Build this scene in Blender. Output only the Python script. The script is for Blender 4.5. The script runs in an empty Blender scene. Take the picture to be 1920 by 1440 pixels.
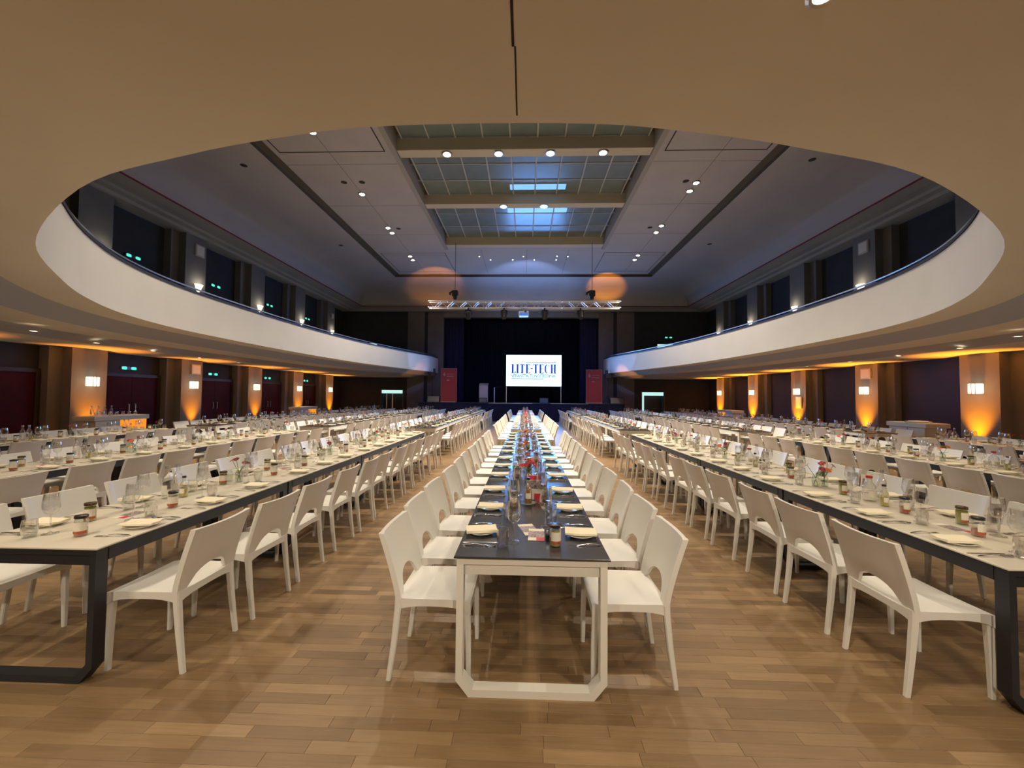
import bpy, math, random
from mathutils import Vector, Matrix, Euler
import numpy as np

random.seed(7)
RND = random.Random(11)
PI = math.pi
SC = bpy.context.scene
COL = SC.collection

# ------------------------------------------------------------------ camera, world, exposure, main lights
F = 740.0
yaw, pitch, roll = math.atan(24/740), math.atan(23/740), 0.0090
CAM = Vector((-0.045, 0.0, 1.61))
fwd = Vector((-math.sin(yaw)*math.cos(pitch), math.cos(yaw)*math.cos(pitch), math.sin(pitch)))
rgt = Vector((math.cos(yaw), math.sin(yaw), 0)); upv = rgt.cross(fwd)
r2 = rgt*math.cos(roll) + upv*math.sin(roll); u2 = upv*math.cos(roll) - rgt*math.sin(roll)
cd = bpy.data.cameras.new('camera'); cam = bpy.data.objects.new('camera', cd); COL.objects.link(cam)
cd.sensor_width = 36; cd.lens = 36*F/1920; cd.clip_start = 0.05; cd.clip_end = 200
M4 = Matrix((r2, u2, -fwd)).transposed().to_4x4(); M4.translation = CAM
cam.matrix_world = M4
SC.camera = cam
SC.view_settings.view_transform = 'Standard'; SC.view_settings.look = 'None'
SC.view_settings.gamma = 1; SC.view_settings.use_curve_mapping = False
SC.view_settings.exposure = 0.75
w = bpy.data.worlds.new('world'); SC.world = w; w.use_nodes = True
w.node_tree.nodes['Background'].inputs[0].default_value = (0.10, 0.16, 0.30, 1)
w.node_tree.nodes['Background'].inputs[1].default_value = 0.5
cy = SC.cycles
cy.max_bounces = 6; cy.diffuse_bounces = 3; cy.glossy_bounces = 3; cy.transmission_bounces = 4
cy.transparent_max_bounces = 16; cy.use_denoising = True; cy.caustics_reflective = False
cy.caustics_refractive = False; cy.sample_clamp_indirect = 4.0; cy.use_adaptive_sampling = True
cy.adaptive_threshold = 0.055

WARM = (1.0, 0.85, 0.65); NEUT = (1.0, 0.88, 0.68); ORANGE = (1.0, 0.29, 0.0); BLUE = (0.16, 0.34, 1.0)
HALL_W, SIDE_W, FOYER_W, UP_W, SCONCE_W, SOFFIT_W = 700, 300, 80, 16, 4.5, 5

def lamp(name, kind, loc, power, col, size=0.05, aim=None, spot=None, blend=0.6, parent=None):
    ld = bpy.data.lights.new(name, kind); ld.energy = power; ld.color = col
    if kind == 'SPOT':
        ld.spot_size = math.radians(spot or 90); ld.spot_blend = blend; ld.shadow_soft_size = size
    elif kind == 'POINT':
        ld.shadow_soft_size = size
    elif kind == 'AREA':
        ld.size = size
    o = bpy.data.objects.new(name, ld); COL.objects.link(o)
    o.location = loc
    if aim is not None:
        o.rotation_euler = (Vector(aim)-Vector(loc)).to_track_quat('-Z', 'Y').to_euler()
    return o

CX = -0.30                       # centre line of the room
WL, WR = -12.3, 11.85           # front planes of the pilasters
YB, YN = 27.0, -5.0              # stage wall and wall behind the camera
CZ = 8.6                         # hall ceiling
ZE, ZM, ZW, ZT = 3.16, 3.0, 2.84, 4.17
TZ = 0.745                       # table top

# recessed ceiling lamps of the hall (their housings are built further down)
BEAM_LAMPS = [(-2.34, 11.1), (-.85, 11.1), (.635, 11.1), (2.13, 11.1), (-.88, 14.25), (.60, 14.25)]
SIDE_LAMPS = [(-5.74, 10.1), (-5.75, 13.33), (-5.80, 16.08), (-5.80, 16.58), (-5.85, 19.43), (-5.87, 19.98),
              (5.46, 12.78), (5.46, 13.29), (5.45, 16.0), (5.45, 16.65), (5.46, 19.36), (5.47, 20.0),
              (-5.72, 5.2), (5.46, 5.2), (-5.7, 8.0), (5.46, 8.0)]
for x, y in BEAM_LAMPS:
    lamp('hall_light', 'SPOT', (x, y, CZ-.10), HALL_W, WARM, .07, (x, y-.6, 0), 115, .8)
for x, y in SIDE_LAMPS:
    lamp('hall_light', 'SPOT', (x, y, CZ-.08), SIDE_W, WARM, .07, (x*.95, y-.3, 0), 110, .8)
for x in (-3.3, 1.09, 4.9, -7.5, 9.0):
    for y in (1.45, -1.3):
        if y > 0: lamp('foyer_light', 'SPOT', (x, y, ZE-.05), FOYER_W*.8, WARM, .06, (x, y, 0), 140, .7)
        else: lamp('foyer_light', 'SPOT', (x*.8, y, ZW-.06), FOYER_W*1.55, WARM, .09, (x*.8, y+2.2, 0), 130, .8)

# ------------------------------------------------------------------ materials
MATS = {}
def mat(name, col=(.8, .8, .8), rough=.5, metal=0, emit=None, es=0, spec=.5, coat=0, sheen=0, trans=0, bump=None, noise=None):
    if name in MATS: return MATS[name]
    m = bpy.data.materials.new(name); m.use_nodes = True; nt = m.node_tree
    b = nt.nodes['Principled BSDF']
    b.inputs['Base Color'].default_value = (*col, 1); b.inputs['Roughness'].default_value = rough
    b.inputs['Metallic'].default_value = metal; b.inputs['Specular IOR Level'].default_value = spec
    b.inputs['Coat Weight'].default_value = coat; b.inputs['Sheen Weight'].default_value = sheen
    b.inputs['Transmission Weight'].default_value = trans
    if emit: b.inputs['Emission Color'].default_value = (*emit, 1); b.inputs['Emission Strength'].default_value = es
    if noise or bump:
        tc = nt.nodes.new('ShaderNodeTexCoord')
        n = nt.nodes.new('ShaderNodeTexNoise'); n.inputs['Scale'].default_value = (noise or bump)[0]
        n.inputs['Detail'].default_value = 5
        nt.links.new(tc.outputs['Object'], n.inputs['Vector'])
        if noise:
            r = nt.nodes.new('ShaderNodeValToRGB'); a = noise[1]
            r.color_ramp.elements[0].position = .3; r.color_ramp.elements[1].position = .7
            r.color_ramp.elements[0].color = (*[c*(1-a) for c in col], 1)
            r.color_ramp.elements[1].color = (*[min(1, c*(1+a)) for c in col], 1)
            nt.links.new(n.outputs['Fac'], r.inputs['Fac']); nt.links.new(r.outputs['Color'], b.inputs['Base Color'])
        if bump:
            n2 = nt.nodes.new('ShaderNodeTexNoise'); n2.inputs['Scale'].default_value = bump[0]; n2.inputs['Detail'].default_value = 3
            nt.links.new(tc.outputs['Object'], n2.inputs['Vector'])
            bp = nt.nodes.new('ShaderNodeBump'); bp.inputs['Strength'].default_value = bump[1]; bp.inputs['Distance'].default_value = .01
            nt.links.new(n2.outputs['Fac'], bp.inputs['Height']); nt.links.new(bp.outputs['Normal'], b.inputs['Normal'])
    MATS[name] = m
    return m

def emis(name, col, s):
    return mat(name, (.02, .02, .02), .5, emit=col, es=s)

def thin_glass(name, tint=(1, 1, 1), base=.05, edge=.55):
    m = bpy.data.materials.new(name); m.use_nodes = True; nt = m.node_tree; nt.nodes.clear()
    o = nt.nodes.new('ShaderNodeOutputMaterial'); mx = nt.nodes.new('ShaderNodeMixShader')
    t = nt.nodes.new('ShaderNodeBsdfTransparent'); t.inputs[0].default_value = (*tint, 1)
    g = nt.nodes.new('ShaderNodeBsdfGlossy'); g.inputs['Roughness'].default_value = .03; g.inputs[0].default_value = (1, 1, 1, 1)
    lw = nt.nodes.new('ShaderNodeLayerWeight'); lw.inputs[0].default_value = .35
    mr = nt.nodes.new('ShaderNodeMapRange'); mr.inputs['To Min'].default_value = base; mr.inputs['To Max'].default_value = edge
    nt.links.new(lw.outputs['Facing'], mr.inputs['Value']); nt.links.new(mr.outputs[0], mx.inputs[0])
    nt.links.new(t.outputs[0], mx.inputs[1]); nt.links.new(g.outputs[0], mx.inputs[2]); nt.links.new(mx.outputs[0], o.inputs[0])
    MATS[name] = m
    return m

def stave_material():
    m = bpy.data.materials.new('oak parquet'); m.use_nodes = True; nt = m.node_tree; b = nt.nodes['Principled BSDF']
    at = nt.nodes.new('ShaderNodeAttribute'); at.attribute_name = 'tone'
    tc = nt.nodes.new('ShaderNodeTexCoord'); mp = nt.nodes.new('ShaderNodeMapping'); mp.inputs['Scale'].default_value = (1.6, 26, 1)
    n = nt.nodes.new('ShaderNodeTexNoise'); n.inputs['Scale'].default_value = 2.2; n.inputs['Detail'].default_value = 6; n.inputs['Roughness'].default_value = .6
    nt.links.new(tc.outputs['Object'], mp.inputs['Vector']); nt.links.new(mp.outputs[0], n.inputs['Vector'])
    ad = nt.nodes.new('ShaderNodeMath'); ad.operation = 'MULTIPLY_ADD'; ad.inputs[1].default_value = .42
    nt.links.new(n.outputs['Fac'], ad.inputs[0])
    n3 = nt.nodes.new('ShaderNodeTexNoise'); n3.inputs['Scale'].default_value = .7; n3.inputs['Detail'].default_value = 3
    nt.links.new(tc.outputs['Object'], n3.inputs['Vector'])
    a2 = nt.nodes.new('ShaderNodeMath'); a2.operation = 'MULTIPLY_ADD'; a2.inputs[1].default_value = .50
    nt.links.new(n3.outputs['Fac'], a2.inputs[0])
    ms = nt.nodes.new('ShaderNodeMath'); ms.operation = 'MULTIPLY'; ms.inputs[1].default_value = .40
    nt.links.new(at.outputs['Fac'], ms.inputs[0]); nt.links.new(ms.outputs[0], a2.inputs[2]); nt.links.new(a2.outputs[0], ad.inputs[2])
    r = nt.nodes.new('ShaderNodeValToRGB'); e = r.color_ramp.elements
    e[0].position = .22; e[0].color = (.108, .065, .031, 1); e[1].position = .95; e[1].color = (.35, .228, .115, 1)
    k = e.new(.6); k.color = (.205, .126, .060, 1)
    nt.links.new(ad.outputs[0], r.inputs['Fac']); nt.links.new(r.outputs['Color'], b.inputs['Base Color'])
    b.inputs['Roughness'].default_value = .36; b.inputs['Specular IOR Level'].default_value = .45
    n2 = nt.nodes.new('ShaderNodeTexNoise'); n2.inputs['Scale'].default_value = 9; n2.inputs['Detail'].default_value = 4
    nt.links.new(tc.outputs['Object'], n2.inputs['Vector'])
    rr = nt.nodes.new('ShaderNodeMapRange'); rr.inputs['To Min'].default_value = .27; rr.inputs['To Max'].default_value = .5
    nt.links.new(n2.outputs['Fac'], rr.inputs['Value']); nt.links.new(rr.outputs[0], b.inputs['Roughness'])
    bp = nt.nodes.new('ShaderNodeBump'); bp.inputs['Strength'].default_value = .12; bp.inputs['Distance'].default_value = .004
    nt.links.new(n.outputs['Fac'], bp.inputs['Height']); nt.links.new(bp.outputs['Normal'], b.inputs['Normal'])
    MATS['oak parquet'] = m
    return m

PARQ = stave_material()
SUB = mat('dark sub floor', (.06, .035, .018), .8)
PLASTER = mat('warm white plaster', (.50, .47, .42), .85, noise=(1.3, .05))
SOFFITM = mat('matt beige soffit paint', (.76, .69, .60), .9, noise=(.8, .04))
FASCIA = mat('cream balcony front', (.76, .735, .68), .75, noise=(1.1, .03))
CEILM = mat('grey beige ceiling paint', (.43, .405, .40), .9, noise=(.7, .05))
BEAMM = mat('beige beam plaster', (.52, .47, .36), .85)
SOFG = mat('shaded soffit slope tone', (.40, .385, .38), .9)  # shade on the sloped soffit bands, put into a greyer base colour
CORN = mat('cornice plaster', (.33, .31, .28), .85)
WALLM = mat('taupe wall render', (.15, .14, .13), .85, noise=(1.6, .08))
PILM = mat('pale pilaster paint', (.185, .172, .158), .8, noise=(2.1, .06))
DARKW = mat('dark wall cladding', (.035, .034, .037), .8, noise=(2, .15))
BLIND = mat('dark violet blind fabric', (.045, .042, .060), .85, bump=(60, .2))
DOORM = mat('dark red leather door', (.050, .003, .003), .6, spec=.15, noise=(4, .2))
DOORF = mat('dark brown door frame', (.035, .02, .016), .5)
METAL = mat('brushed steel', (.62, .62, .63), .3, 1)
DGREY = mat('dark grey metal', (.10, .10, .11), .4, .6)
BLACK = mat('black matt paint', (.012, .012, .013), .6)
REDL = mat('dark red trim', (.12, .006, .012), .5, emit=(.5, .01, .02), es=.01)
SLOTM = mat('brown shadow gap', (.11, .092, .068), .9)
GROOVE = mat('dark joint', (.03, .026, .022), .9)
PANE = mat('grey blue skylight glass', (.17, .215, .235), .25, spec=.5, noise=(1.5, .12))
MUNT = mat('pale muntin', (.40, .41, .40), .6)
DAY = emis('daylight through open blind', (.20, .48, 1.0), .8)
LAMPE = emis('warm lamp glass', (1.0, .86, .62), 22)
LAMPS_ = emis('small lamp glass', (1.0, .92, .75), 9)
DOWNE = emis('downlight glass', (1.0, .80, .52), 3.0)
SCONE = emis('sconce glass', (1.0, .86, .52), 1.5)
SCONU = emis('uplight glass', (1.0, .86, .58), 1.1)
GREENE = emis('green exit sign', (.08, .95, .55), .9)
CYANE = emis('pale cyan light panel', (.62, 1.0, .92), .55)
SCREENE = emis('led screen white', (.62, .93, 1.0), 1.5)
SCRB = emis('led screen dark blue', (.004, .035, .33), 1.0)
SCRT = emis('led screen teal blue', (.04, .22, .38), 1.0)
ORNE = emis('orange backlit panel', (1.0, .27, .0), .7)
ORNP = emis('orange lit lens', (1.0, .34, .01), 1.6)
CHAIRM = mat('white moulded plastic', (.74, .72, .67), .42, bump=(160, .08))
TOPB = mat('black laminate', (.030, .030, .033), .24, spec=.8, noise=(6, .2))
TOPC = mat('cream laminate', (.66, .61, .50), .38, noise=(5, .03))
FRW = mat('white powder coat', (.74, .71, .64), .4)
FRB = mat('black powder coat', (.014, .016, .022), .45)
PLATE = mat('white porcelain', (.80, .77, .70), .18, coat=.5)
NAPK = mat('cream paper napkin', (.84, .76, .56), .85, bump=(90, .15))
NAPW = mat('white card', (.72, .78, .90), .8)
STEEL = mat('polished cutlery steel', (.75, .74, .72), .14, 1)
GLASS = thin_glass('clear glass', (.96, .96, .955), .10, .9)
GREENG = thin_glass('greenish glass', (.90, .94, .90), .09, .7)
LIDB = mat('black lid', (.02, .018, .02), .3)
LIDBR = mat('dark gold lid', (.09, .06, .025), .3, .5)
LIDR = mat('red lid', (.45, .02, .025), .35)
OLIVE = mat('olive green spread', (.36, .32, .05), .45, noise=(60, .25))
REDSP = mat('red pepper spread', (.40, .09, .035), .45, noise=(60, .25))
MUSTARD = mat('mustard filling', (.50, .40, .10), .4, noise=(50, .2))
OIL = mat('yellow olive oil', (.50, .40, .015), .12, coat=.6)
HONEY = mat('amber oil', (.38, .15, .012), .12, coat=.6)
PAPER = mat('paper label', (.74, .69, .58), .7)
FRED = mat('print red', (.62, .03, .05), .5)
FPIC = mat('print photograph', (.28, .22, .22), .5, noise=(60, .8))
STEM = mat('green stem', (.07, .14, .03), .6)
LEAF = mat('green leaf', (.10, .20, .05), .6, noise=(30, .3))
PETR = mat('red gerbera petals', (.52, .02, .02), .55)
PETO = mat('orange gerbera petals', (.75, .15, .015), .55)
PETP = mat('crimson petals', (.34, .008, .05), .55)
BARM = mat('white bar counter', (.62, .60, .56), .4)
BANR = mat('red banner fabric', (.36, .045, .035), .7)
BANW = mat('pale banner edge', (.42, .22, .20), .6)
VELV = mat('midnight blue velvet', (.006, .008, .035), .9, sheen=.15)
VELB = mat('black stage cloth', (.003, .003, .010), .9, sheen=.1)
STAGEM = mat('black stage floor', (.02, .02, .025), .5)
ALU = mat('truss aluminium', (.72, .72, .72), .28, 1)
LECT = mat('cream lectern board', (.62, .58, .47), .6)
PRJB = emis('projector glow', (.08, .25, .95), .4)

# ------------------------------------------------------------------ mesh helpers
class MB:
    def __init__(s): s.v, s.f, s.m = [], [], []
    def add(s, vs, fs, mi=0):
        b = len(s.v); s.v += [tuple(p) for p in vs]
        s.f += [tuple(b+i for i in f) for f in fs]; s.m += [mi]*len(fs); return s
    def box(s, x0, y0, z0, x1, y1, z1, mi=0):
        return s.add([(x0, y0, z0), (x1, y0, z0), (x1, y1, z0), (x0, y1, z0), (x0, y0, z1), (x1, y0, z1), (x1, y1, z1), (x0, y1, z1)],
                     [(0, 3, 2, 1), (4, 5, 6, 7), (0, 1, 5, 4), (1, 2, 6, 5), (2, 3, 7, 6), (3, 0, 4, 7)], mi)
    def cham(s, x0, y0, z0, x1, y1, z1, c=.004, mi=0):
        """box with a bevelled upper and lower rim"""
        vs = []
        for z, d in ((z0, c), (z0+c, 0), (z1-c, 0), (z1, c)):
            vs += [(x0+d, y0+d, z), (x1-d, y0+d, z), (x1-d, y1-d, z), (x0+d, y1-d, z)]
        fs = [(3, 2, 1, 0), (12, 13, 14, 15)]
        for k in range(3):
            for i in range(4):
                a, b = k*4+i, k*4+(i+1) % 4
                fs.append((a, b, b+4, a+4))
        return s.add(vs, fs, mi)
    def tube(s, pts, r, n=8, mi=0, cap=True):
        pts = [Vector(p) for p in pts]; rs = r if isinstance(r, (list, tuple)) else [r]*len(pts)
        vs = []
        for i, p in enumerate(pts):
            t = (pts[min(i+1, len(pts)-1)]-pts[max(i-1, 0)]).normalized()
            a = t.orthogonal().normalized() if i == 0 else (a - t*a.dot(t)).normalized()
            b = t.cross(a)
            for k in range(n):
                th = 2*PI*k/n; vs.append(p + (a*math.cos(th)+b*math.sin(th))*rs[i])
        fs = [(i*n+k, i*n+(k+1) % n, (i+1)*n+(k+1) % n, (i+1)*n+k) for i in range(len(pts)-1) for k in range(n)]
        if cap: fs += [tuple(reversed(range(n))), tuple((len(pts)-1)*n+k for k in range(n))]
        return s.add(vs, fs, mi)
    def lathe(s, prof, n=16, mi=0, o=(0, 0, 0)):
        vs, fs = [], []
        for r, z in prof:
            for k in range(n):
                th = 2*PI*k/n; vs.append((o[0]+r*math.cos(th), o[1]+r*math.sin(th), o[2]+z))
        for i in range(len(prof)-1):
            for k in range(n):
                fs.append((i*n+k, i*n+(k+1) % n, (i+1)*n+(k+1) % n, (i+1)*n+k))
        return s.add(vs, fs, mi)
    def prism(s, poly, h0, h1, axis='y', mi=0):
        """poly 2-D extruded along an axis: 'y' poly=(x,z); 'x' poly=(y,z); 'z' poly=(x,y)"""
        def P(a, b, h):
            return {'y': (a, h, b), 'x': (h, a, b), 'z': (a, b, h)}[axis]
        n = len(poly); vs = [P(a, b, h0) for a, b in poly]+[P(a, b, h1) for a, b in poly]
        fs = [tuple(reversed(range(n))), tuple(range(n, 2*n))]+[(i, (i+1) % n, n+(i+1) % n, n+i) for i in range(n)]
        return s.add(vs, fs, mi)
    def ring(s, rows, closed=False, mi=0):
        """a skin over rows of points"""
        n = len(rows[0]); vs = [p for r in rows for p in r]
        fs = []
        for i in range(len(rows)-1):
            for k in range(n if closed else n-1):
                fs.append((i*n+k, i*n+(k+1) % n, (i+1)*n+(k+1) % n, (i+1)*n+k))
        return s.add(vs, fs, mi)
    def xf(s, M):
        s.v = [tuple(M @ Vector(p)) for p in s.v]; return s
    def mesh(s, name, mats, smooth=False):
        me = bpy.data.meshes.new(name); me.from_pydata(s.v, [], s.f)
        for m in (mats if isinstance(mats, (list, tuple)) else [mats]): me.materials.append(m)
        if any(s.m): me.polygons.foreach_set('material_index', s.m)
        if smooth: me.polygons.foreach_set('use_smooth', [True]*len(s.f))
        me.update()
        if smooth and smooth != 'all':
            me.set_sharp_from_angle(angle=math.radians(40))
        return me
    def build(s, name, mats, parent=None, smooth=False):
        return link(name, s.mesh(name, mats, smooth), parent)

def link(name, data, parent=None, M=None):
    o = bpy.data.objects.new(name, data); COL.objects.link(o)
    if parent is not None: o.parent = parent
    if M is not None: o.matrix_local = M
    return o
def tag(o, label, cat=None, group=None, kind=None):
    o['label'] = label
    if cat: o['category'] = cat
    if group: o['group'] = group
    if kind: o['kind'] = kind
    return o
def thing(name, label, cat, loc=(0, 0, 0), rz=0, group=None, kind=None):
    o = bpy.data.objects.new(name, None); COL.objects.link(o); o.location = loc; o.rotation_euler = (0, 0, rz)
    o.empty_display_size = .1
    return tag(o, label, cat, group, kind)
def fixn(me):
    import bmesh
    b = bmesh.new(); b.from_mesh(me); bmesh.ops.recalc_face_normals(b, faces=b.faces); b.to_mesh(me); b.free(); return me

# ------------------------------------------------------------------ floor: parquet staves
floor = tag(MB().box(-13.6, YN-.2, -.25, 13.2, 33, -.009).build('floor', SUB), 'worn honey brown oak parquet floor of the hall', 'floor', kind='structure')
SW, SL = .070, .47
near, rest = [], []
rows = int((YB-YN)/SW)
for j in range(rows):
    y0 = YN+j*SW; y1 = y0+SW
    x = -13.0 + RND.random()*SL
    while x < 12.6:
        L = SL*(.85+.4*RND.random()); x1 = min(x+L, 12.7)
        t = min(1, max(0, RND.gauss(.5, .22)))
        c = (x+x1)/2
        if 1.42 < y0 < 2.95 and abs(c+.05) < y1*1.36+.1: near.append((x, y0, x1, y1, t))
        else: rest.append((x, y0, x1, y1, t))
        x = x1
near.sort(key=lambda q: q[1]); rest += near[300:]; near = near[:300]
G = .0006
for x0, y0, x1, y1, t in near:
    mb = MB().cham(x0+G, y0+G, -.009, x1-G, y1-G, RND.random()*.0003, .0007)
    me = mb.mesh('stave', PARQ)
    a = me.attributes.new('tone', 'FLOAT', 'FACE'); a.data.foreach_set('value', [t]*len(me.polygons))
    link('stave', me, floor)
q = np.array(rest); n = len(q)
V = np.zeros((n, 4, 3)); V[:, 0, 0] = V[:, 3, 0] = q[:, 0]+G; V[:, 1, 0] = V[:, 2, 0] = q[:, 2]-G
V[:, 0, 1] = V[:, 1, 1] = q[:, 1]+G; V[:, 2, 1] = V[:, 3, 1] = q[:, 3]-G
me = bpy.data.meshes.new('parquet'); me.from_pydata(V.reshape(-1, 3).tolist(), [], np.arange(n*4).reshape(n, 4).tolist())
a = me.attributes.new('tone', 'FLOAT', 'FACE'); a.data.foreach_set('value', q[:, 4].tolist()); me.materials.append(PARQ)
o = link('parquet_field', me, floor); o['kind'] = 'stuff'

# ------------------------------------------------------------------ side walls with stepped pilasters
PILY = [10.75 - 3.42*k for k in (4, 3, 2, 1)] + [10.75+3.42*k for k in range(5)]
def wall_poly(side):
    X = WL if side < 0 else WR; s = side
    d1, d2 = X+s*.26, X+s*.52
    pts = [(d2, YN)]
    for yc in PILY:
        pts += [(d2, yc-.80), (d1, yc-.80), (d1, yc-.48), (X, yc-.48), (X, yc+.43), (d1, yc+.43), (d1, yc+.62), (d2, yc+.62)]
    pts += [(d2, YB)]
    return pts, d2
for side, nm in ((-1, 'wall_left'), (1, 'wall_right')):
    pts, d2 = wall_poly(side)
    zs = [0, 3.2, 3.2, 7.5]
    wroot = thing(nm, ('left' if side < 0 else 'right')+' side wall of the hall with stepped pale pilasters', 'wall', kind='structure')
    mb = MB()
    back = d2+side*.3
    for i in range(len(pts)-1):
        (xa, ya), (xb, yb) = pts[i], pts[i+1]
        flat = abs(xa-d2) < 1e-6 and abs(xb-d2) < 1e-6
        mb.add([(xa, ya, 0), (xb, yb, 0), (xb, yb, 7.6), (xa, ya, 7.6)], [(0, 1, 2, 3)], 1 if flat else 0)
    mb.add([(back, YN, 0), (back, YB+.3, 0), (back, YB+.3, 7.6), (back, YN, 7.6)], [(3, 2, 1, 0)], 0)
    me = mb.mesh('wall_surface', [PILM, DARKW])
    link('wall_surface', me, wroot)

# doors on the left, blinds on the right; upper level likewise
dn = 0
ORD = ['zeroth', 'first', 'second', 'third', 'fourth', 'fifth', 'sixth', 'seventh', 'eighth', 'ninth', 'tenth', 'eleventh', 'twelfth', 'thirteenth', 'fourteenth',
       'fifteenth', 'sixteenth', 'seventeenth', 'eighteenth', 'nineteenth', 'twentieth', 'twenty-first', 'twenty-second', 'twenty-third', 'twenty-fourth',
       'twenty-fifth', 'twenty-sixth', 'twenty-seventh', 'twenty-eighth', 'twenty-ninth', 'thirtieth', 'thirty-first', 'thirty-second', 'thirty-third', 'thirty-fourth']
bays = [(PILY[i]+.62, PILY[i+1]-.80) for i in range(len(PILY)-1)]
for bi, (ya, yb) in enumerate(bays):
    if bi < 2: continue
    dn += 1
    X = WL-.52
    d = thing('door_%d' % dn, 'dark red padded double door in the %s bay of the left wall' % ORD[dn], 'door', kind='structure')
    MB().box(X, ya+.02, 0, X+.09, ya+.12, 2.22).box(X, yb-.12, 0, X+.09, yb-.02, 2.22).box(X, ya+.12, 2.12, X+.09, yb-.12, 2.22).build('door_frame', DOORF, d)
    mid = (ya+yb)/2
    for a, b in ((ya+.12, mid-.005), (mid+.005, yb-.12)):
        leaf = MB().cham(X+.005, a, .01, X+.06, b, 2.12, .004).build('door_leaf', DOORM, d)
        hy = b-.10 if a < mid-.1 else a+.10
        MB().tube([(X+.06, hy, 1.0), (X+.11, hy, 1.0), (X+.11, hy, 1.25), (X+.06, hy, 1.25)], .011, 6).build('door_handle', METAL, leaf)
    X = WR+.52
    d = thing('window_%d' % dn, 'window bay closed by dark violet blind, %s bay of the right wall' % ORD[dn], 'window', kind='structure')
    MB().box(X-.06, ya+.02, .0, X, yb-.02, 2.86).build('blind', BLIND, d)
    MB().box(X-.10, ya+.02, .0, X-.0601, yb-.02, .10).build('sill', DOORF, d)

# exit signs: two green lamps on a dark bar
def exit_sign(x, y, z, s, label, along='y'):
    t = thing('exit_sign', label, 'sign', (x, y, z), 0 if along == 'y' else -s*PI/2, 'green exit signs')
    MB().box(0, -.26, -.05, s*.05, .26, .05).build('housing', DGREY, t)
    for a in (-.15, .15):
        MB().add([(s*.052, a-.08, -.03), (s*.052, a-.05, -.045), (s*.052, a+.05, -.045), (s*.052, a+.08, -.03),
                  (s*.052, a+.08, .03), (s*.052, a+.05, .045), (s*.052, a-.05, .045), (s*.052, a-.08, .03)], [tuple(range(8))]).build('lit_symbol', GREENE, t)
for k, (ya, yb) in enumerate(bays[2:]):
    m = (ya+yb)/2-.1
    exit_sign(WL-.515, m, 2.40, 1, 'twin green exit light above the %s red door of the left wall' % ORD[k+1])
    if k > 0: exit_sign(WL-.515, m, 6.02, 1, 'twin green exit light above the balcony, %s bay of the left wall' % ORD[k+1])

# sconces
def lower_sconce(x, y, s, label):
    t = thing('wall_sconce', label, 'wall lamp', (x, y, 1.92), 0, 'box wall lamps at table level')
    g = MB().cham(-s*.0, -.13, -.13, -s*.12, .13, .13, .01) if s < 0 else MB().cham(-.12, -.13, -.13, 0, .13, .13, .01)
    g.build('glass_shade', SCONE, t)
    f = MB()
    xo = .121 if s < 0 else -.127
    for a in (-.045, .045):
        f.box(min(xo, xo+.006), a-.006, -.15, max(xo, xo+.006), a+.006, .15)
    f.build('metal_bar', DGREY, t)
    lamp('sconce_light', 'POINT', (x-s*.30, y, 1.92), SCONCE_W*.6, NEUT, .10)
def upper_sconce(x, y, s, label):
    t = thing('wall_uplight', label, 'wall lamp', (x, y, 5.55), 0, 'shell wall lamps on the balcony')
    mb = MB(); rows_ = []
    for i in range(6):
        v = i/5; r = .03+.15*v**.8
        rows_.append([(-s*r*math.sin(PI*k/8)*.8, -r*math.cos(PI*k/8), -.17+.30*v) for k in range(9)])
    mb.ring(rows_); fixn(me := mb.mesh('shell_shade', SCONU, True)); link('shell_shade', me, t)
    MB().box(min(0, -s*.012), -.05, -.19, max(0, -s*.012), .05, .05).build('back_plate', METAL, t)
    lamp('uplight', 'POINT', (x-s*.22, y, 5.75), SCONCE_W*.7, NEUT, .06)
for k in range(3, 9):
    yc = PILY[k]; n_ = k-2
    lower_sconce(WL, yc, -1, 'glowing box sconce on the %s pilaster of the left wall' % ORD[n_])
    lower_sconce(WR, yc, 1, 'glowing box sconce on the %s pilaster of the right wall' % ORD[n_])
    if k >= 4:
        upper_sconce(WL, yc+.1, -1, 'glowing shell uplight above the left balcony rail, %s pilaster' % ORD[n_])
        upper_sconce(WR, yc+.1, 1, 'glowing shell uplight above the right balcony rail, %s pilaster' % ORD[n_])
# flat wall loudspeakers
def wall_box(x, y, z, s, w_, h_, label, nm='wall_speaker', m_=PLASTER, cat='speaker'):
    t = thing(nm, label, cat, (x, y, z))
    a, b = sorted((0, -s*.05))
    MB().box(a, -w_/2, -h_/2, b, w_/2, h_/2).build('frame', m_, t)
    xo = -s*.052
    MB().box(min(xo, xo-s*.006), -w_/2+.04, -h_/2+.04, max(xo, xo-s*.006), w_/2-.04, h_/2-.04).build('grille', SOFFITM if nm == 'wall_speaker' else PAPER, t)
wall_box(WL, PILY[5]+.1, 2.50, -1, .40, .36, 'square flush loudspeaker above a sconce on the left wall')
wall_box(WR, PILY[5]-.05, 2.50, 1, .40, .36, 'square flush loudspeaker above a sconce on the right wall')
wall_box(WL, PILY[5]+.1, 6.95, -1, .40, .42, 'square loudspeaker high on the left balcony wall')
wall_box(WR, PILY[5]-.05, 6.95, 1, .40, .42, 'square loudspeaker high on the right balcony wall')
wall_box(WR, PILY[6]-.1, 1.45, 1, .34, .50, 'framed notice below a sconce on the right wall', 'framed_notice', PAPER, 'notice')
wall_box(WL, PILY[8]+.1, 6.6, -1, .3, .3, 'small square loudspeaker beside the far left balcony pilaster')

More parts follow.
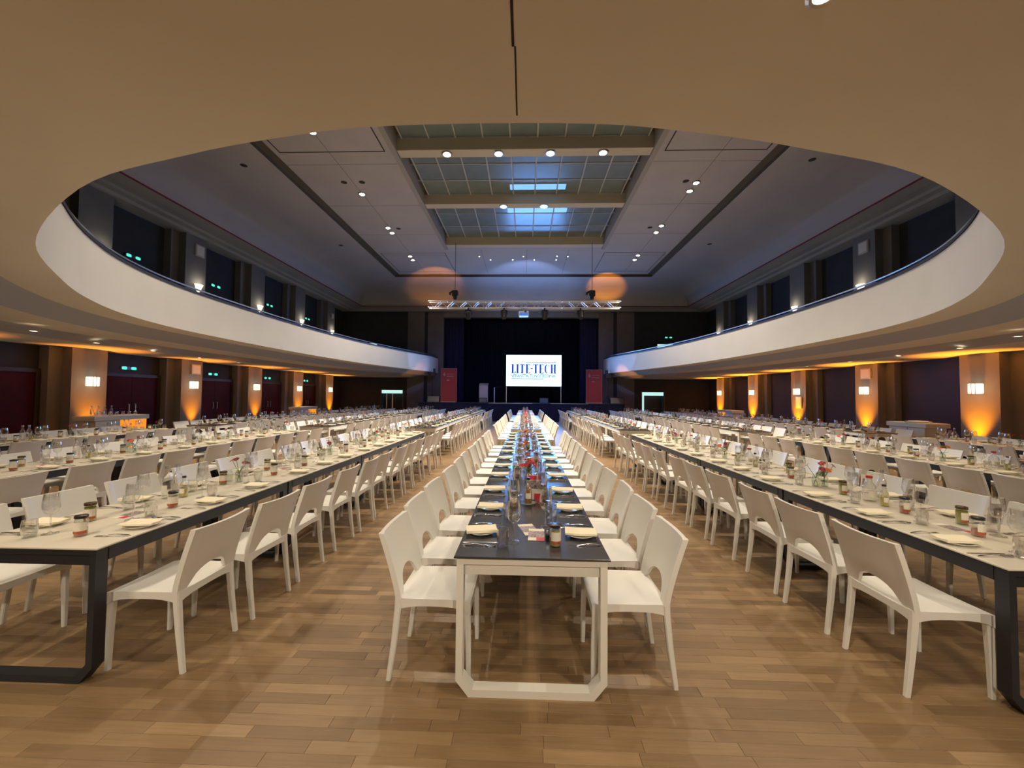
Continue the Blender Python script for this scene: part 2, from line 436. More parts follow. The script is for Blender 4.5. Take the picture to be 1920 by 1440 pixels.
# LED uplights at the pilaster feet
for side, X in ((-1, WL), (1, WR)):
    for k in range(3, 9):
        yc = PILY[k]; n_ = k-2
        x = X-side*.22
        t = thing('floor_uplight', 'orange floor uplight at the foot of the %s pilaster, %s wall' % (ORD[n_], 'left' if side < 0 else 'right'), 'floor lamp', (x, yc, 0), 0, 'orange floor uplights')
        MB().lathe([(.0, .06), (.075, .06), (.09, .075), (.09, .22), (.075, .235), (.07, .225)], 14).build('body', BLACK, t, True)
        MB().lathe([(.0, .228), (.07, .228)], 14).build('lens', ORNP, t)
        MB().box(-.08, -.11, 0, .08, -.095, .16).box(-.08, .095, 0, .08, .11, .16).box(-.08, -.11, 0, .08, .11, .012).build('bracket', BLACK, t)
        pw = UP_W*(1.7 if side > 0 else .9)*(1.5 if k > 6 else 1)
        lamp('uplight_beam', 'SPOT', (x, yc, .26), pw*22, ORANGE, .05, (X-side*.12, yc, 2.8), 62, 1.0)

# ------------------------------------------------------------------ balcony (soffit, parapet, rail)
HW = [(2.19, 0), (2.20, .5), (2.25, 1.0), (2.45, 1.95), (2.85, 3.15), (3.9, 4.85), (5.1, 6.05), (6.15, 6.9), (7.4, 7.6), (9.0, 8.05), (11, 8.2), (13.5, 8.2), (16, 8.05), (18.7, 7.7), (21.4, 7.05), (23.6, 6.4), (25.4, 5.78)]
def catmull(P, n=6):
    out = []; Q = [P[0]]+P+[P[-1]]
    Q[0] = (2*P[0][0]-P[1][0], 2*P[0][1]-P[1][1])
    for i in range(1, len(Q)-2):
        p0, p1, p2, p3 = [np.array(q_, float) for q_ in Q[i-1:i+3]]
        for k in range(n):
            t = k/n
            out.append(tuple(.5*((2*p1)+(-p0+p2)*t+(2*p0-5*p1+4*p2-p3)*t*t+(-p0+3*p1-3*p2+p3)*t**3)))
    out.append(tuple(P[-1])); return out
half = catmull([(-2.45+.0, 2.0)] and [(y, x) for y, x in HW])
def cxat(y): return CX - .006*max(0, y-14)
right = [(cxat(y)+x, y) for y, x in half]
left = [(cxat(y)-x, y) for y, x in half]
edge = list(reversed(left))+right[1:]            # from far left round the front to far right
# ends run back to the stage wall
edge = [(edge[0][0]+.12, YB)]+edge+[(edge[-1][0]-.12, YB)]
def offset(line, d, front=0):
    out = []
    for i, (x, y) in enumerate(line):
        a = np.array(line[max(i-1, 0)]); b = np.array(line[min(i+1, len(line)-1)]); t = b-a; t = t/np.linalg.norm(t)
        nrm = np.array([t[1], -t[0]]); nrm = -nrm if (np.dot(nrm, np.array([x-CX, y-14])) < 0) else nrm
        dd = d
        if y > 20: dd = d*max(.55, 1-(y-20)/12)
        if y < 4.2: dd += front*min(1, (4.2-y)/1.9)
        if y > YB-.01: nrm = np.array([math.copysign(1, x-CX), 0])
        out.append((x+nrm[0]*dd, y+nrm[1]*dd))
    return out
bal = thing('balcony', 'oval balcony gallery with cream front running round the hall', 'balcony', kind='structure')
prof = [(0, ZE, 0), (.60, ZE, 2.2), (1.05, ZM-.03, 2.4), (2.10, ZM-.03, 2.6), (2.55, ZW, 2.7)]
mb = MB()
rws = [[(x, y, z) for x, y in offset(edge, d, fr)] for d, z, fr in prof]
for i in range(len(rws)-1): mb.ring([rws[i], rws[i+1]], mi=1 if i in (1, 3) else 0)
def to_wall(p):
    x, y = p[0], p[1]
    X = WL-.6 if x < CX else WR+.6
    return X
last = rws[-1]; outer = []
for i, (x, y, z) in enumerate(last):
    cx_, cy_ = CX, 12.0
    if y > 3: outer.append((WL-.55 if x < CX else WR+.55, y, ZW))
    else:
        t = (x-CX)/6.2
        outer.append((max(WL-.55, min(WR+.55, CX+t*12.6)), YN, ZW))
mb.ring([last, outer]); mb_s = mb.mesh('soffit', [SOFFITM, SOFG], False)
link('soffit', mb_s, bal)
# corners behind the camera
MB().box(WL-.5, YN, ZW+.001, WL+3.2, 4.6, ZW+.05).box(WR-3.2, YN, ZW+.001, WR+.5, 4.6, ZW+.05).build('soffit_corner', SOFFITM, bal)
# parapet skin: front face, top, back face
T = .16
inn = edge; out_ = offset(edge, T)
mb = MB().ring([[(x, y, ZE) for x, y in inn], [(x, y, ZT-.02) for x, y in inn]])
mb.ring([[(x, y, ZT-.02) for x, y in inn], [(x, y, ZT-.02) for x, y in out_], [(x, y, ZE+.1) for x, y in out_]])
link('parapet', mb.mesh('parapet', FASCIA, True), bal)
r1 = offset(edge, -.015); r2_ = offset(edge, .10)
mb = MB().ring([[(x, y, ZT-.02) for x, y in r1], [(x, y, ZT+.035) for x, y in r1], [(x, y, ZT+.035) for x, y in r2_], [(x, y, ZT-.02) for x, y in r2_]])
link('cap_rail', mb.mesh('cap_rail', DGREY, False), bal)
mb = MB().tube([(x, y, ZT+.11) for x, y in offset(edge, .05)], .022, 8); mb.build('handrail', METAL, bal, True)
# balcony floor
mb = MB(); o2 = [(WL-.55 if x < CX else WR+.55, max(y, 2.4) if y > 2.4 else YN) for x, y in edge]
mb.ring([[(x, y, 3.42) for x, y in out_], [(a, b, 3.42) for a, b in o2]])
link('gallery_floor', mb.mesh('gallery_floor', DARKW), bal)
# construction joint in the soffit over the camera
MB().box(-.115, .9, ZE-.002, -.103, 1.70, ZE+.01).box(-.104, 1.70, ZE-.002, -.096, 2.13, ZE+.01).build('soffit_joint', GROOVE, bal)

def downlight(x, y, z, label, r=.07):
    t = thing('downlight', label, 'ceiling lamp', (x, y, z), 0, 'recessed downlights under the balcony')
    MB().lathe([(r*.8, -.004), (r, -.008), (r*1.25, 0)], 16).build('trim_ring', METAL, t)
    MB().lathe([(0, -.003), (r*.8, -.003)], 16).build('lamp_glass', DOWNE, t)
DL = [(-9.95, 7.6), (-10.65, 9.4), (-10.95, 11.2), (-11.25, 13.2), (-11.35, 15.2), (-11.35, 17.3), (-11.2, 19.4), (-11.0, 21.5)]
DR = [(9.35, 7.8), (10.2, 9.6), (10.45, 11.4), (10.55, 13.2), (10.6, 15.2), (10.55, 17.3), (10.5, 19.4), (10.3, 21.5)]
for k, (x, y) in enumerate(DL):
    downlight(x, y, ZW, 'small recessed downlight, %s along the left soffit' % ORD[k+1])
    if k % 2 == 0: lamp('soffit_light', 'SPOT', (x, y, ZW-.03), SOFFIT_W*6, WARM, .05, (x, y, 0), 100, .8)
for k, (x, y) in enumerate(DR):
    downlight(x, y, ZW, 'small recessed downlight, %s along the right soffit' % ORD[k+1])
    if k % 2 == 0: lamp('soffit_light', 'SPOT', (x, y, ZW-.03), SOFFIT_W*6, WARM, .05, (x, y, 0), 100, .8)
downlight(1.09, 1.50, ZE, 'recessed downlight cut by the upper picture edge, in the soffit overhead', .05)

# ------------------------------------------------------------------ wall behind the camera
o = MB().box(-13.6, YN-.3, 0, 13.2, YN, 8.9).build('wall_back', WALLM)
tag(o, 'plain taupe wall behind the camera position', 'wall', kind='structure')

# ------------------------------------------------------------------ hall ceiling
ceil = thing('ceiling', 'pale hall ceiling with coved edge, shadow gap and skylight well', 'ceiling', kind='structure')
RX0, RX1, RY1 = -11.05, 10.5, 26.3       # red line rectangle
FX0, FX1, FY1 = -9.9, 9.35, 24.9         # flat begins
def rect(x0, x1, y1, z, y0=YN): return [(x0, y0, z), (x0, y1, z), (x1, y1, z), (x1, y0, z)]
# cornice: stepped profile from wall inwards
mb = MB(); W0, W1 = WL-.5, WR+.5
steps = [(0, 7.42), (.62, 7.42), (.68, 7.50), (.92, 7.50), (.98, 7.57), (1.25, 7.57), (1.45, 7.60), (1.62, 7.63)]
prs = []
for d, z in steps:
    prs.append(rect(W0+d, W1-d, YB-d*.42, z))
mb.ring(prs); link('cornice', mb.mesh('cornice', CORN), ceil)
mb = MB().ring([rect(W0+1.62, W1-1.62, YB-.68, 7.63), rect(W0+1.62, W1-1.62, YB-.68, 7.69)]); link('red_line', mb.mesh('red_line', REDL), ceil)
mb = MB(); rr = []
a0, a1, ay = W0+1.62, W1-1.62, YB-.68
for k in range(9):
    th = k/8*PI/2; u = 1-math.cos(th); v = math.sin(th)
    rr.append(rect(a0+(FX0-a0)*u, a1+(FX1-a1)*u, ay+(FY1-ay)*u, 7.69+(CZ-7.69)*v))
mb.ring(rr); link('cove', mb.mesh('cove', CEILM, True), ceil)
# flat with slot loop
SX0, SX1, SY1 = -7.7, 7.2, 22.75; sw = .34
mb = MB().ring([rect(FX0, FX1, FY1, CZ), rect(SX0-.12, SX1+.12, SY1+.12, CZ), rect(SX0-.12, SX1+.12, SY1+.12, CZ-.05), rect(SX0, SX1, SY1, CZ-.05)])
link('outer_panel', mb.mesh('outer_panel', CEILM), ceil)
mb = MB().ring([rect(SX0, SX1, SY1, CZ-.05), rect(SX0, SX1, SY1, CZ+.07), rect(SX0+sw, SX1-sw, SY1-sw, CZ+.07), rect(SX0+sw, SX1-sw, SY1-sw, CZ)])
link('shadow_gap', mb.mesh('shadow_gap', SLOTM), ceil)
# inner field around skylight
KX0, KX1, KY0, KY1 = -3.75, 3.5, 4.0, 18.3
ix0, ix1, iy1 = SX0+sw, SX1-sw, SY1-sw
mb = MB()
def quad(x0, y0, x1, y1, z): mb.add([(x0, y0, z), (x0, y1, z), (x1, y1, z), (x1, y0, z)], [(0, 1, 2, 3)])
quad(ix0, YN, KX0, iy1, CZ); quad(KX1, YN, ix1, iy1, CZ); quad(KX0, KY1, KX1, iy1, CZ); quad(KX0, YN, KX1, KY0, CZ)
link('inner_panel', mb.mesh('inner_panel', CEILM), ceil)
# mouldings around the well
mb = MB()
mb.box(KX0-.16, KY0, CZ-.06, KX0-.002, KY1+.16, CZ+.001).box(KX1+.002, KY0, CZ-.06, KX1+.16, KY1+.16, CZ+.001)
mb.build('well_moulding', CORN, ceil)
# access panels and joints
mb = MB()
def fr_(x0, y0, x1, y1, t=.035):
    z0, z1 = CZ-.004, CZ+.004
    mb.box(x0, y0, z0, x1, y0+t, z1).box(x0, y1-t, z0, x1, y1, z1).box(x0, y0+t, z0, x0+t, y1-t, z1).box(x1-t, y0+t, z0, x1, y1-t, z1)
fr_(-7.2, 7.2, -4.1, 11.0); fr_(3.85, 7.2, 6.7, 11.1); fr_(-7.2, 19.0, -4.0, 21.9, .025); fr_(3.75, 19.0, 6.7, 21.9, .025)
mb.build('access_panel_gap', GROOVE, ceil)
mb = MB(); z0, z1 = CZ-.002, CZ+.004
for y in (11.6, 14.2, 16.8, 19.4): mb.box(ix0, y, z0, KX0-.2, y+.012, z1).box(KX1+.2, y, z0, ix1, y+.012, z1)
for x in (-5.75, 5.46): mb.box(x, 5, z0, x+.012, 22, z1)
for x in (-2.2, 0, 2.0): mb.box(x, 18.6, z0, x+.012, 22.3, z1)
mb.build('panel_joint', SLOTM, ceil)
# skylight
sky = thing('skylight', 'long skylight of grey blue panes between cream cross beams', 'skylight', kind='structure')
GZ = 8.96
mb = MB().add([(KX0, KY0, CZ), (KX0, KY1, CZ), (KX0, KY1, GZ+.1), (KX0, KY0, GZ+.1)], [(0, 1, 2, 3)])
mb.add([(KX1, KY0, CZ), (KX1, KY1, CZ), (KX1, KY1, GZ+.1), (KX1, KY0, GZ+.1)], [(3, 2, 1, 0)])
mb.build('well_side', CORN, sky)
BEAMY = [(7.75, 8.1), (10.92, 11.28), (14.08, 14.42), (17.95, 18.3)]
for a, b in BEAMY: MB().cham(KX0, a, CZ-.02, KX1, b, GZ+.1, .01).build('cross_beam', BEAMM, sky)
pw_ = (KX1-KX0-.3)/9
secs = [(4.0, 7.75, 3), (8.1, 10.92, 3), (11.28, 14.08, 3), (14.42, 17.95, 3)]
pm = MB().box(-pw_/2+.02, -.5, -.01, pw_/2-.02, .5, .01)
bars = MB()
lit_done = 0
for a, b, nr in secs:
    L = (b-a)/nr
    pme = MB().cham(-pw_/2+.02, -L/2+.02, -.01, pw_/2-.02, L/2-.02, .01, .003).mesh('pane', PANE)
    for i in range(9):
        for j in range(nr):
            link('pane', pme, sky, Matrix.Translation((KX0+.15+pw_*(i+.5), a+L*(j+.5), GZ)))
    for i in range(10):
        x = KX0+.15+pw_*i; bars.box(x-.022, a, GZ-.05, x+.022, b, GZ+.03)
    for j in range(nr+1):
        y = a+L*j; bars.box(KX0, y-.016, GZ-.03, KX1, y+.016, GZ+.025)
bars.build('muntin', MUNT, sky)
MB().box(KX0, KY0, GZ+.10, KX1, KY1, GZ+.14).build('blind_box', SLOTM, sky)
for (x0, y0, x1, y1) in ((-.62, 13.45, 1.33, 13.80), (-.78, 14.95, 1.55, 15.55)):
    MB().box(x0, y0, GZ-.016, x1, y1, GZ-.011).build('open_blind_gap', DAY, sky)

# ceiling lamps
def ceiling_lamp(x, y, z, r, m_, label, grp):
    t = thing('ceiling_lamp', label, 'ceiling lamp', (x, y, z), 0, grp)
    MB().lathe([(r*1.5, 0), (r*1.35, -.03), (r, -.03), (r*.9, .0)], 14).build('housing', METAL, t)
    MB().lathe([(0, -.055), (r*.55, -.045), (r*.9, -.012)], 14).build('lamp_glass', m_, t, True)
for k, (x, y) in enumerate(BEAM_LAMPS):
    ceiling_lamp(x, y, CZ-.02, .11, LAMPE, 'bright lamp under the %s skylight beam, %s from the left' % (('nearer', ORD[k+1]) if k < 4 else ('farther', ORD[k-3])), 'lamps on the skylight beams')
lc = {-1: 0, 1: 0}
for x, y in sorted(SIDE_LAMPS[:12], key=lambda q: q[1]):
    s = -1 if x < 0 else 1; lc[s] += 1
    ceiling_lamp(x, y, CZ, .09, LAMPE, 'bright ceiling lamp, %s from the front in the %s ceiling strip' % (ORD[lc[s]], 'left' if s < 0 else 'right'), 'lamps in the ceiling strips')
TL = [(-2.36, 19.44), (-1.84, 19.93), (-.71, 19.93), (-.17, 19.45), (.39, 19.94), (1.50, 19.95), (1.50, 19.43), (2.04, 19.47)]
for k, (x, y) in enumerate(TL):
    ceiling_lamp(x, y, CZ, .03, LAMPS_, 'tiny ceiling spot, %s from the left beyond the skylight' % ORD[k+1], 'tiny spots beyond the skylight')
# small round vents in the ceiling
for k, (x, y) in enumerate([(-6.05, 12.6), (-5.45, 12.6), (-5.4, 16.2), (5.1, 12.7), (5.05, 16.2), (-8.7, 11.6), (8.3, 11.6), (-8.7, 18), (8.3, 18)]):
    t = MB().lathe([(0, -.006), (.05, -.01), (.09, -.004), (.10, 0)], 14).build('ceiling_vent', GROOVE)
    t.location = (x, y, CZ)
    tag(t, 'small dark round ceiling vent, %s of those scattered beside the lamps' % ORD[k+1], 'vent', 'round ceiling vents')

# ------------------------------------------------------------------ stage wall, stage, curtains
OX0, OX1, OZ = -5.65, 4.95, 7.02
wf = thing('wall_front', 'stage end wall with pilasters and wide proscenium opening', 'wall', kind='structure')
DWL, DWR = (-9.95, -8.45), (7.87, 9.35)
mb = MB()
def wl(x0, x1, z0, z1): mb.box(x0, YB, z0, x1, YB+.3, z1)
wl(-12.9, DWL[0], 0, 7.6); wl(DWL[0], DWL[1], 1.98, 7.6); wl(DWL[1], OX0, 0, 7.6); wl(OX1, DWR[0], 0, 7.6); wl(DWR[0], DWR[1], 1.98, 7.6); wl(DWR[1], 12.6, 0, 7.6)
mb.build('wall_surface', DARKW, wf)
MB().box(OX0, YB-.12, OZ, OX1, YB+.3, 7.6).build('header', PILM, wf)
for x0, x1 in ((OX0-.02-1.1, OX0-.02), (OX0-2.5, OX0-1.35), (OX1+.02, OX1+1.0), (OX1+1.25, OX1+2.4)):
    MB().box(x0, YB-.10 if x0 in (OX0-2.5, OX1+1.25) else YB-.04, 0, x1, YB, 7.42).build('pilaster', WALLM, wf)
# lit lobbies seen through the doorways
for side, (a, b) in ((-1, DWL), (1, DWR)):
    t = thing('door_%d' % (dn+1 if side < 0 else dn+2), 'doorway in the %s of the stage wall with pale lit header' % ('left' if side < 0 else 'right'), 'door', kind='structure')
    MB().box(a, YB+.31, 0, b, YB+.36, 2.0).build('lobby_panel', DARKW, t)
    MB().box(a+.02, YB+.02, 1.74, b-.02, YB+.06, 1.97).build('lit_header', CYANE, t)
    if side > 0: MB().box(a+.02, YB+.02, 0, a+.16, YB+.06, 1.74).build('lit_post', CYANE, t)
    MB().box(a-.04, YB-.03, 0, a+.02, YB+.05, 2.02).box(b-.02, YB-.03, 0, b+.04, YB+.05, 2.02).build('door_frame', DGREY, t)
    if side < 0: MB().box(a+.35, YB-.02, 0, a+.41, YB+.02, 1.74).box(a+.75, YB-.02, 0, a+.83, YB+.02, 1.74).build('door_post', METAL, t)
for x0, x1, z0, z1, lab in ((-11.2, -10.3, 4.6, 5.22, 'pale lit panel above the left balcony end'), (8.9, 9.98, 4.6, 5.24, 'pale lit panel above the right balcony end')):
    t = thing('lit_panel', lab, 'light panel', ((x0+x1)/2, YB-.04, z0))
    hw = (x1-x0)/2
    MB().box(-hw, 0, 0, hw, .04, z1-z0).build('casing', DGREY, t)
    MB().box(-hw+.02, -.012, .02, hw-.02, -.001, z1-z0-.02).build('diffuser', CYANE, t)
exit_sign(9.66, YB-.002, 5.68, -1, 'twin green exit light high on the stage wall, right of the opening', 'x')

stg = thing('stage', 'low dark stage platform with blue black skirt across the hall end', 'stage')
SZ, SY0 = 1.18, 25.3
MB().cham(-6.95, SY0, SZ-.05, 6.35, YB-.01, SZ, .006).box(OX0+.02, YB-.01, SZ-.05, OX1-.02, 31.5, SZ).build('platform', STAGEM, stg)
pl = []
for zz in (0, SZ-.05):
    pl.append([(-6.9+13.2*i/132, SY0+.03+.02*math.sin(i*1.6), zz) for i in range(133)])
link('front_skirt', MB().ring(pl).mesh('front_skirt', VELV, True), stg)
MB().box(-6.92, SY0+.06, 0, -6.90, YB-.02, SZ-.05).box(6.30, SY0+.06, 0, 6.32, YB-.02, SZ-.05).build('side_skirt', VELV, stg)
MB().box(-2.35, SY0-.006, SZ-.035, .45, SY0-.001, SZ-.01).box(1.6, SY0-.006, SZ-.035, 4.0, SY0-.001, SZ-.01).build('edge_strip', METAL, stg)
def curtain(name, x0, x1, y, z0, z1, m_, label, amp=.06, wl_=.22):
    n_ = int((x1-x0)/wl_*6)
    rows_ = [[(x0+(x1-x0)*i/n_, y+amp*math.sin(i*2*PI/6)*(1 if zz < z1 else .6), zz) for i in range(n_+1)] for zz in (z0, (z0+z1)/2, z1)]
    o = link(name, MB().ring(rows_).mesh(name, m_, True)); tag(o, label, 'curtain'); return o
curtain('stage_curtain', OX0+.03, -4.35, 27.5, SZ+.02, 7.3, VELV, 'midnight blue velvet side curtain on the left of the stage')
curtain('stage_curtain', 3.75, OX1-.03, 27.5, SZ+.02, 7.3, VELV, 'midnight blue velvet side curtain on the right of the stage')
curtain('backdrop_curtain', OX0, OX1, 30.8, SZ+.02, 7.6, VELB, 'black backdrop curtain behind the bright screen', .09, .4)
o = MB().box(OX0-.3, YB+.3, 0, OX0, 31.6, 8).box(OX1, YB+.3, 0, OX1+.3, 31.6, 8).box(OX0-.3, 31.6, 0, OX1+.3, 31.9, 8).box(OX0-.3, YB+.3, 8, OX1+.3, 31.9, 8.2).build('wall_stage', BLACK)
tag(o, 'black walls and grid of the stage house', 'wall', kind='structure')

# LED screen
sx0, sx1, sz0, sz1, sy = -1.30, 2.40, 2.30, 4.39, 26.5
scr = thing('led_screen', 'bright white stage screen with blue LITE-TECH lettering on two legs', 'screen', ((sx0+sx1)/2, sy, SZ))
ox = (sx0+sx1)/2
def L_(x): return x-ox
MB().box(L_(sx0)-.03, .02, sz0-SZ-.03, L_(sx1)+.03, .10, sz1-SZ+.03).build('casing', BLACK, scr)
MB().box(L_(sx0), .0, sz0-SZ, L_(sx1), .019, sz1-SZ).build('display', SCREENE, scr)
for x in (sx0+.0, sx1-.04): MB().box(L_(x), .03, .0, L_(x)+.04, .07, sz0-SZ-.03).build('leg', METAL, scr); 
def sxy(px, py): return (L_(sx0)+(px-145)/1645*3.70, sz0-SZ+(1115-py)/930*2.09)
big = MB(); tl = MB()
def P2(mb_, pts, d=-.004):
    vs = [(*[sxy(a, b)[0]], d, sxy(a, b)[1]) for a, b in pts]; mb_.add(vs, [tuple(range(len(vs)))])
def R2(mb_, x0, y0, x1, y1): P2(mb_, [(x0, y1), (x1, y1), (x1, y0), (x0, y0)])
t0, t1 = 460, 732
def stem(x0, x1): 
    R2(big, x0, t0, x1, t1); R2(big, x0-12, t0, x1+12, t0+20); R2(big, x0-12, t1-20, x1+12, t1)
def tri(*p): P2(big, list(p))
stem(308, 364); R2(big, 364, t1-20, 430, t1); tri((430, t1), (385, t1), (430, t1-85))           # L
stem(455, 510)                                                                                 # I
for cx_ in (622, 1025):                                                                        # T
    stem(cx_-28, cx_+28); R2(big, cx_-78, t0, cx_+78, t0+20)
    tri((cx_-78, t0+85), (cx_-48, t0), (cx_-78, t0)); tri((cx_+78, t0), (cx_+48, t0), (cx_+78, t0+85))
for x in (738, 1138):                                                                          # E
    stem(x, x+54); R2(big, x+54, t0, x+125, t0+20); R2(big, x+54, t1-20, x+125, t1); R2(big, x+54, 590, x+92, 602)
    tri((x+125, t0), (x+90, t0), (x+125, t0+75)); tri((x+125, t1-75), (x+90, t1), (x+125, t1)); tri((x+92, 560), (x+76, 596), (x+92, 632))
R2(big, 875, 575, 937, 610)                                                                    # -
cpts = []                                                                                      # C
cxm, cym = 1362, (t0+t1)/2
for k in range(17):
    th = math.radians(50+260*k/16); cpts.append((cxm+74*math.cos(th), cym-138*math.sin(th)))
ip = []
for k in range(17):
    th = math.radians(50+260*k/16); ip.append((cxm+12+56*math.cos(th)*.7, cym-126*math.sin(th)))
for k in range(16): P2(big, [cpts[k], cpts[k+1], ip[k+1], ip[k]])
tri((1432, t0+10), (1405, t0+30), (1432, t0+95))
stem(1478, 1530); stem(1568, 1620); R2(big, 1530, 588, 1568, 602)                              # H
fixn(me := big.mesh('large_lettering', SCRB)); link('large_lettering', me, scr)
R2(tl, 725, 404, 1628, 428); R2(tl, 290, 882, 1260, 905)
fixn(me := tl.mesh('rule_line', SCRT)); link('rule_line', me, scr)
def text_mesh(body, width, height, m_, name):
    c = bpy.data.curves.new(name, 'FONT'); c.body = body; c.size = 1; c.offset = .035
    tmp = bpy.data.objects.new('tmp', c); COL.objects.link(tmp)
    bpy.context.view_layer.update()
    me = bpy.data.meshes.new_from_object(tmp.evaluated_get(bpy.context.evaluated_depsgraph_get()))
    bpy.data.objects.remove(tmp); me.name = name
    co = np.zeros(len(me.vertices)*3); me.vertices.foreach_get('co', co); co = co.reshape(-1, 3)
    mn, mx = co.min(0), co.max(0)
    co[:, 0] = (co[:, 0]-mn[0])/(mx[0]-mn[0])*width; z = (co[:, 1]-mn[1])/(mx[1]-mn[1])*height
    co2 = np.stack([co[:, 0], np.zeros(len(co)), z], 1)
    me.vertices.foreach_set('co', co2.ravel()); me.materials.clear(); me.materials.append(m_); me.update()
    return me
a_ = sxy(290, 857); b_ = sxy(1638, 762)
o = link('small_lettering', text_mesh('VERANSTALTUNGSTECHNIK', b_[0]-a_[0], b_[1]-a_[1], SCRT, 'small_lettering'), scr)
o.location = (a_[0], -.004, a_[1])
sl = lamp('screen_glow', 'AREA', ((sx0+sx1)/2, sy-.05, 3.35), 290, (.10, .34, 1.0), 3.6, ((sx0+sx1)/2, 10, 2.6)); sl.data.shape = 'RECTANGLE'; sl.data.size_y = 2.0

# banners
for x0, x1, z1_, lab, side in ((-5.52, -4.48, 3.40, 'red printed banner standing at the left stage edge', -1), (3.90, 4.94, 3.38, 'red printed banner standing at the right stage edge', 1)):
    cx_ = (x0+x1)/2; t = thing('roll_up_banner', lab, 'banner', (cx_, 25.6, SZ))
    H = z1_-SZ
    MB().cham(-.52, -.10, 0, .52, .10, .07, .01).build('foot', BANW, t)
    MB().box(-.50, -.006, .07, .50, .006, H-.02).build('fabric', BANR, t)
    MB().box(-.52, -.012, H-.03, .52, .012, H).box(-.52, -.008, .07, -.50, .008, H-.03).box(.50, -.008, .07, .52, .008, H-.03).build('frame', BANW, t)
    lg = MB().lathe([(0, 0), (.085, 0)], 14).xf(Matrix.Translation((-.30, -.009, H-.42)) @ Matrix.Rotation(PI/2, 4, 'X'))
    lg.add([(-.345, -.009, H-.36), (-.255, -.009, H-.36), (-.30, -.009, H-.24)], [(0, 1, 2)]).build('emblem', BANW, t)
    o = link('print_line', text_mesh('Sparkasse', .52, .075, BANW, 'print_line'), t); o.location = (-.13, -.009, H-.42)
    mb = MB()
    for i in range(8): mb.box(-.15+i*.062, -.010, H-.55, -.105+i*.062, -.008, H-.50)
    mb.build('small_print', BANW, t)
    MB().lathe([(0, 0), (.10, 0)], 14).xf(Matrix.Translation((-.05, -.009, H-.78)) @ Matrix.Rotation(PI/2, 4, 'X') @ Matrix.Diagonal((1, .45, 1, 1))).build('printed_oval', BANW, t)

# loudspeakers on poles, monitors, lectern
def pole_speaker(x, y, top, label):
    t = thing('pole_loudspeaker', label, 'loudspeaker', (x, y, SZ))
    MB().prism([(-.22, 0), (.22, 0), (.16, .34), (-.16, .34)], top-SZ-.52, top-SZ, 'z').build('cabinet', BLACK, t)
    MB().box(-.19, -.012, top-SZ-.50, .19, -.001, top-SZ-.02).build('grille', DGREY, t)
    MB().tube([(0, .17, .05), (0, .17, top-SZ-.52)], .018, 8).build('pole', BLACK, t)
    for k in range(3):
        a = k*2*PI/3+.5; MB().tube([(0, .17, .55), (.38*math.cos(a), .17+.38*math.sin(a), .01)], .012, 6).build('leg', BLACK, t)
pole_speaker(-6.2, 25.9, 3.40, 'black loudspeaker on a pole left of the left red banner')
pole_speaker(5.42, 25.9, 3.36, 'black loudspeaker on a pole right of the right red banner')
def monitor(x, y, w_, h_, label):
    t = thing('floor_monitor', label, 'loudspeaker', (x, y, SZ))
    MB().prism([(-.2, 0), (.22, 0), (.22, h_), (-.02, h_)], -w_/2, w_/2, 'x').build('cabinet', BLACK, t)
    MB().add([(-w_/2+.03, -.205, .03), (w_/2-.03, -.205, .03), (w_/2-.03, -.045, h_-.04), (-w_/2+.03, -.045, h_-.04)], [(0, 1, 2, 3)]).build('grille', DGREY, t)
monitor(-2.75, 25.6, .5, .32, 'black wedge monitor in front of the cream lectern')
monitor(1.2, 25.62, .55, .34, 'black wedge monitor at the stage edge below the screen')
monitor(5.9, 25.7, .9, .42, 'low black monitor box at the right end of the stage')
monitor(-6.0, 25.7, .8, .42, 'low black monitor box at the left end of the stage')
t = thing('lectern', 'cream lectern panel standing left of the screen on stage', 'lectern', (-2.8, 26.3, SZ))
MB().cham(-.29, 0, .03, .29, .035, 1.20, .005).build('front_panel', LECT, t)
MB().prism([(0, 1.16), (.42, 1.26), (.42, 1.29), (0, 1.19)], -.3, .3, 'x').build('desk_top', LECT, t)
MB().box(-.28, .035, 0, -.25, .4, 1.15).box(.25, .035, 0, .28, .4, 1.15).build('side_panel', DGREY, t)
t = thing('stage_stand', 'thin pale upright stand between the lectern and the screen', 'stand', (-2.05, 26.0, SZ))
MB().tube([(0, 0, 0), (0, 0, 1.0)], .03, 8).build('post', LECT, t)
MB().lathe([(0, .02), (.16, .02), (.16, 0)], 12).build('base', DGREY, t)
MB().tube([(0, 0, 1.0), (.5, 0, 1.06)], .01, 6).build('arm', DGREY, t)

# blue and orange effect lights from the truss
lamp('stage_blue', 'SPOT', (-3, 18, 5.6), 260, (.05, .10, 1.0), .1, (-3.5, 27.3, 2.5), 60, .9)
lamp('stage_blue', 'SPOT', (3, 18, 5.6), 260, (.05, .10, 1.0), .1, (3, 27.3, 2.5), 60, .9)
lamp('skirt_blue', 'SPOT', (0, 18, 5.6), 150, (.03, .06, 1.0), .1, (0, 25.3, .5), 70, .9)
lamp('effect_orange', 'SPOT', (3.6, 18.2, 5.95), 2600, (1, .34, .01), .04, (4.9, 24.2, 8.6), 22, .6)
lamp('effect_orange', 'SPOT', (-3.9, 18.2, 5.95), 700, (1, .36, .06), .04, (-5.4, 23.4, 8.6), 34, .6)
lamp('effect_blue', 'SPOT', (0, 18.2, 5.95), 420, (.30, .45, 1.0), .04, (0, 23.4, 8.6), 62, .6)
for s in (-1, 1):
    lamp('effect_balcony', 'SPOT', (s*3.6, 17.4, 5.5), 420, (.40, .52, 1.0), .05, (CX+s*6.3, 23.9, 3.75), 14, .5)
    lamp('effect_balcony', 'SPOT', (CX+s*4.0, 21.0, 1.0), 420 if s > 0 else 190, (1, .36, .03), .05, (CX+s*6.6, 24.5, 3.1), 20, .6)
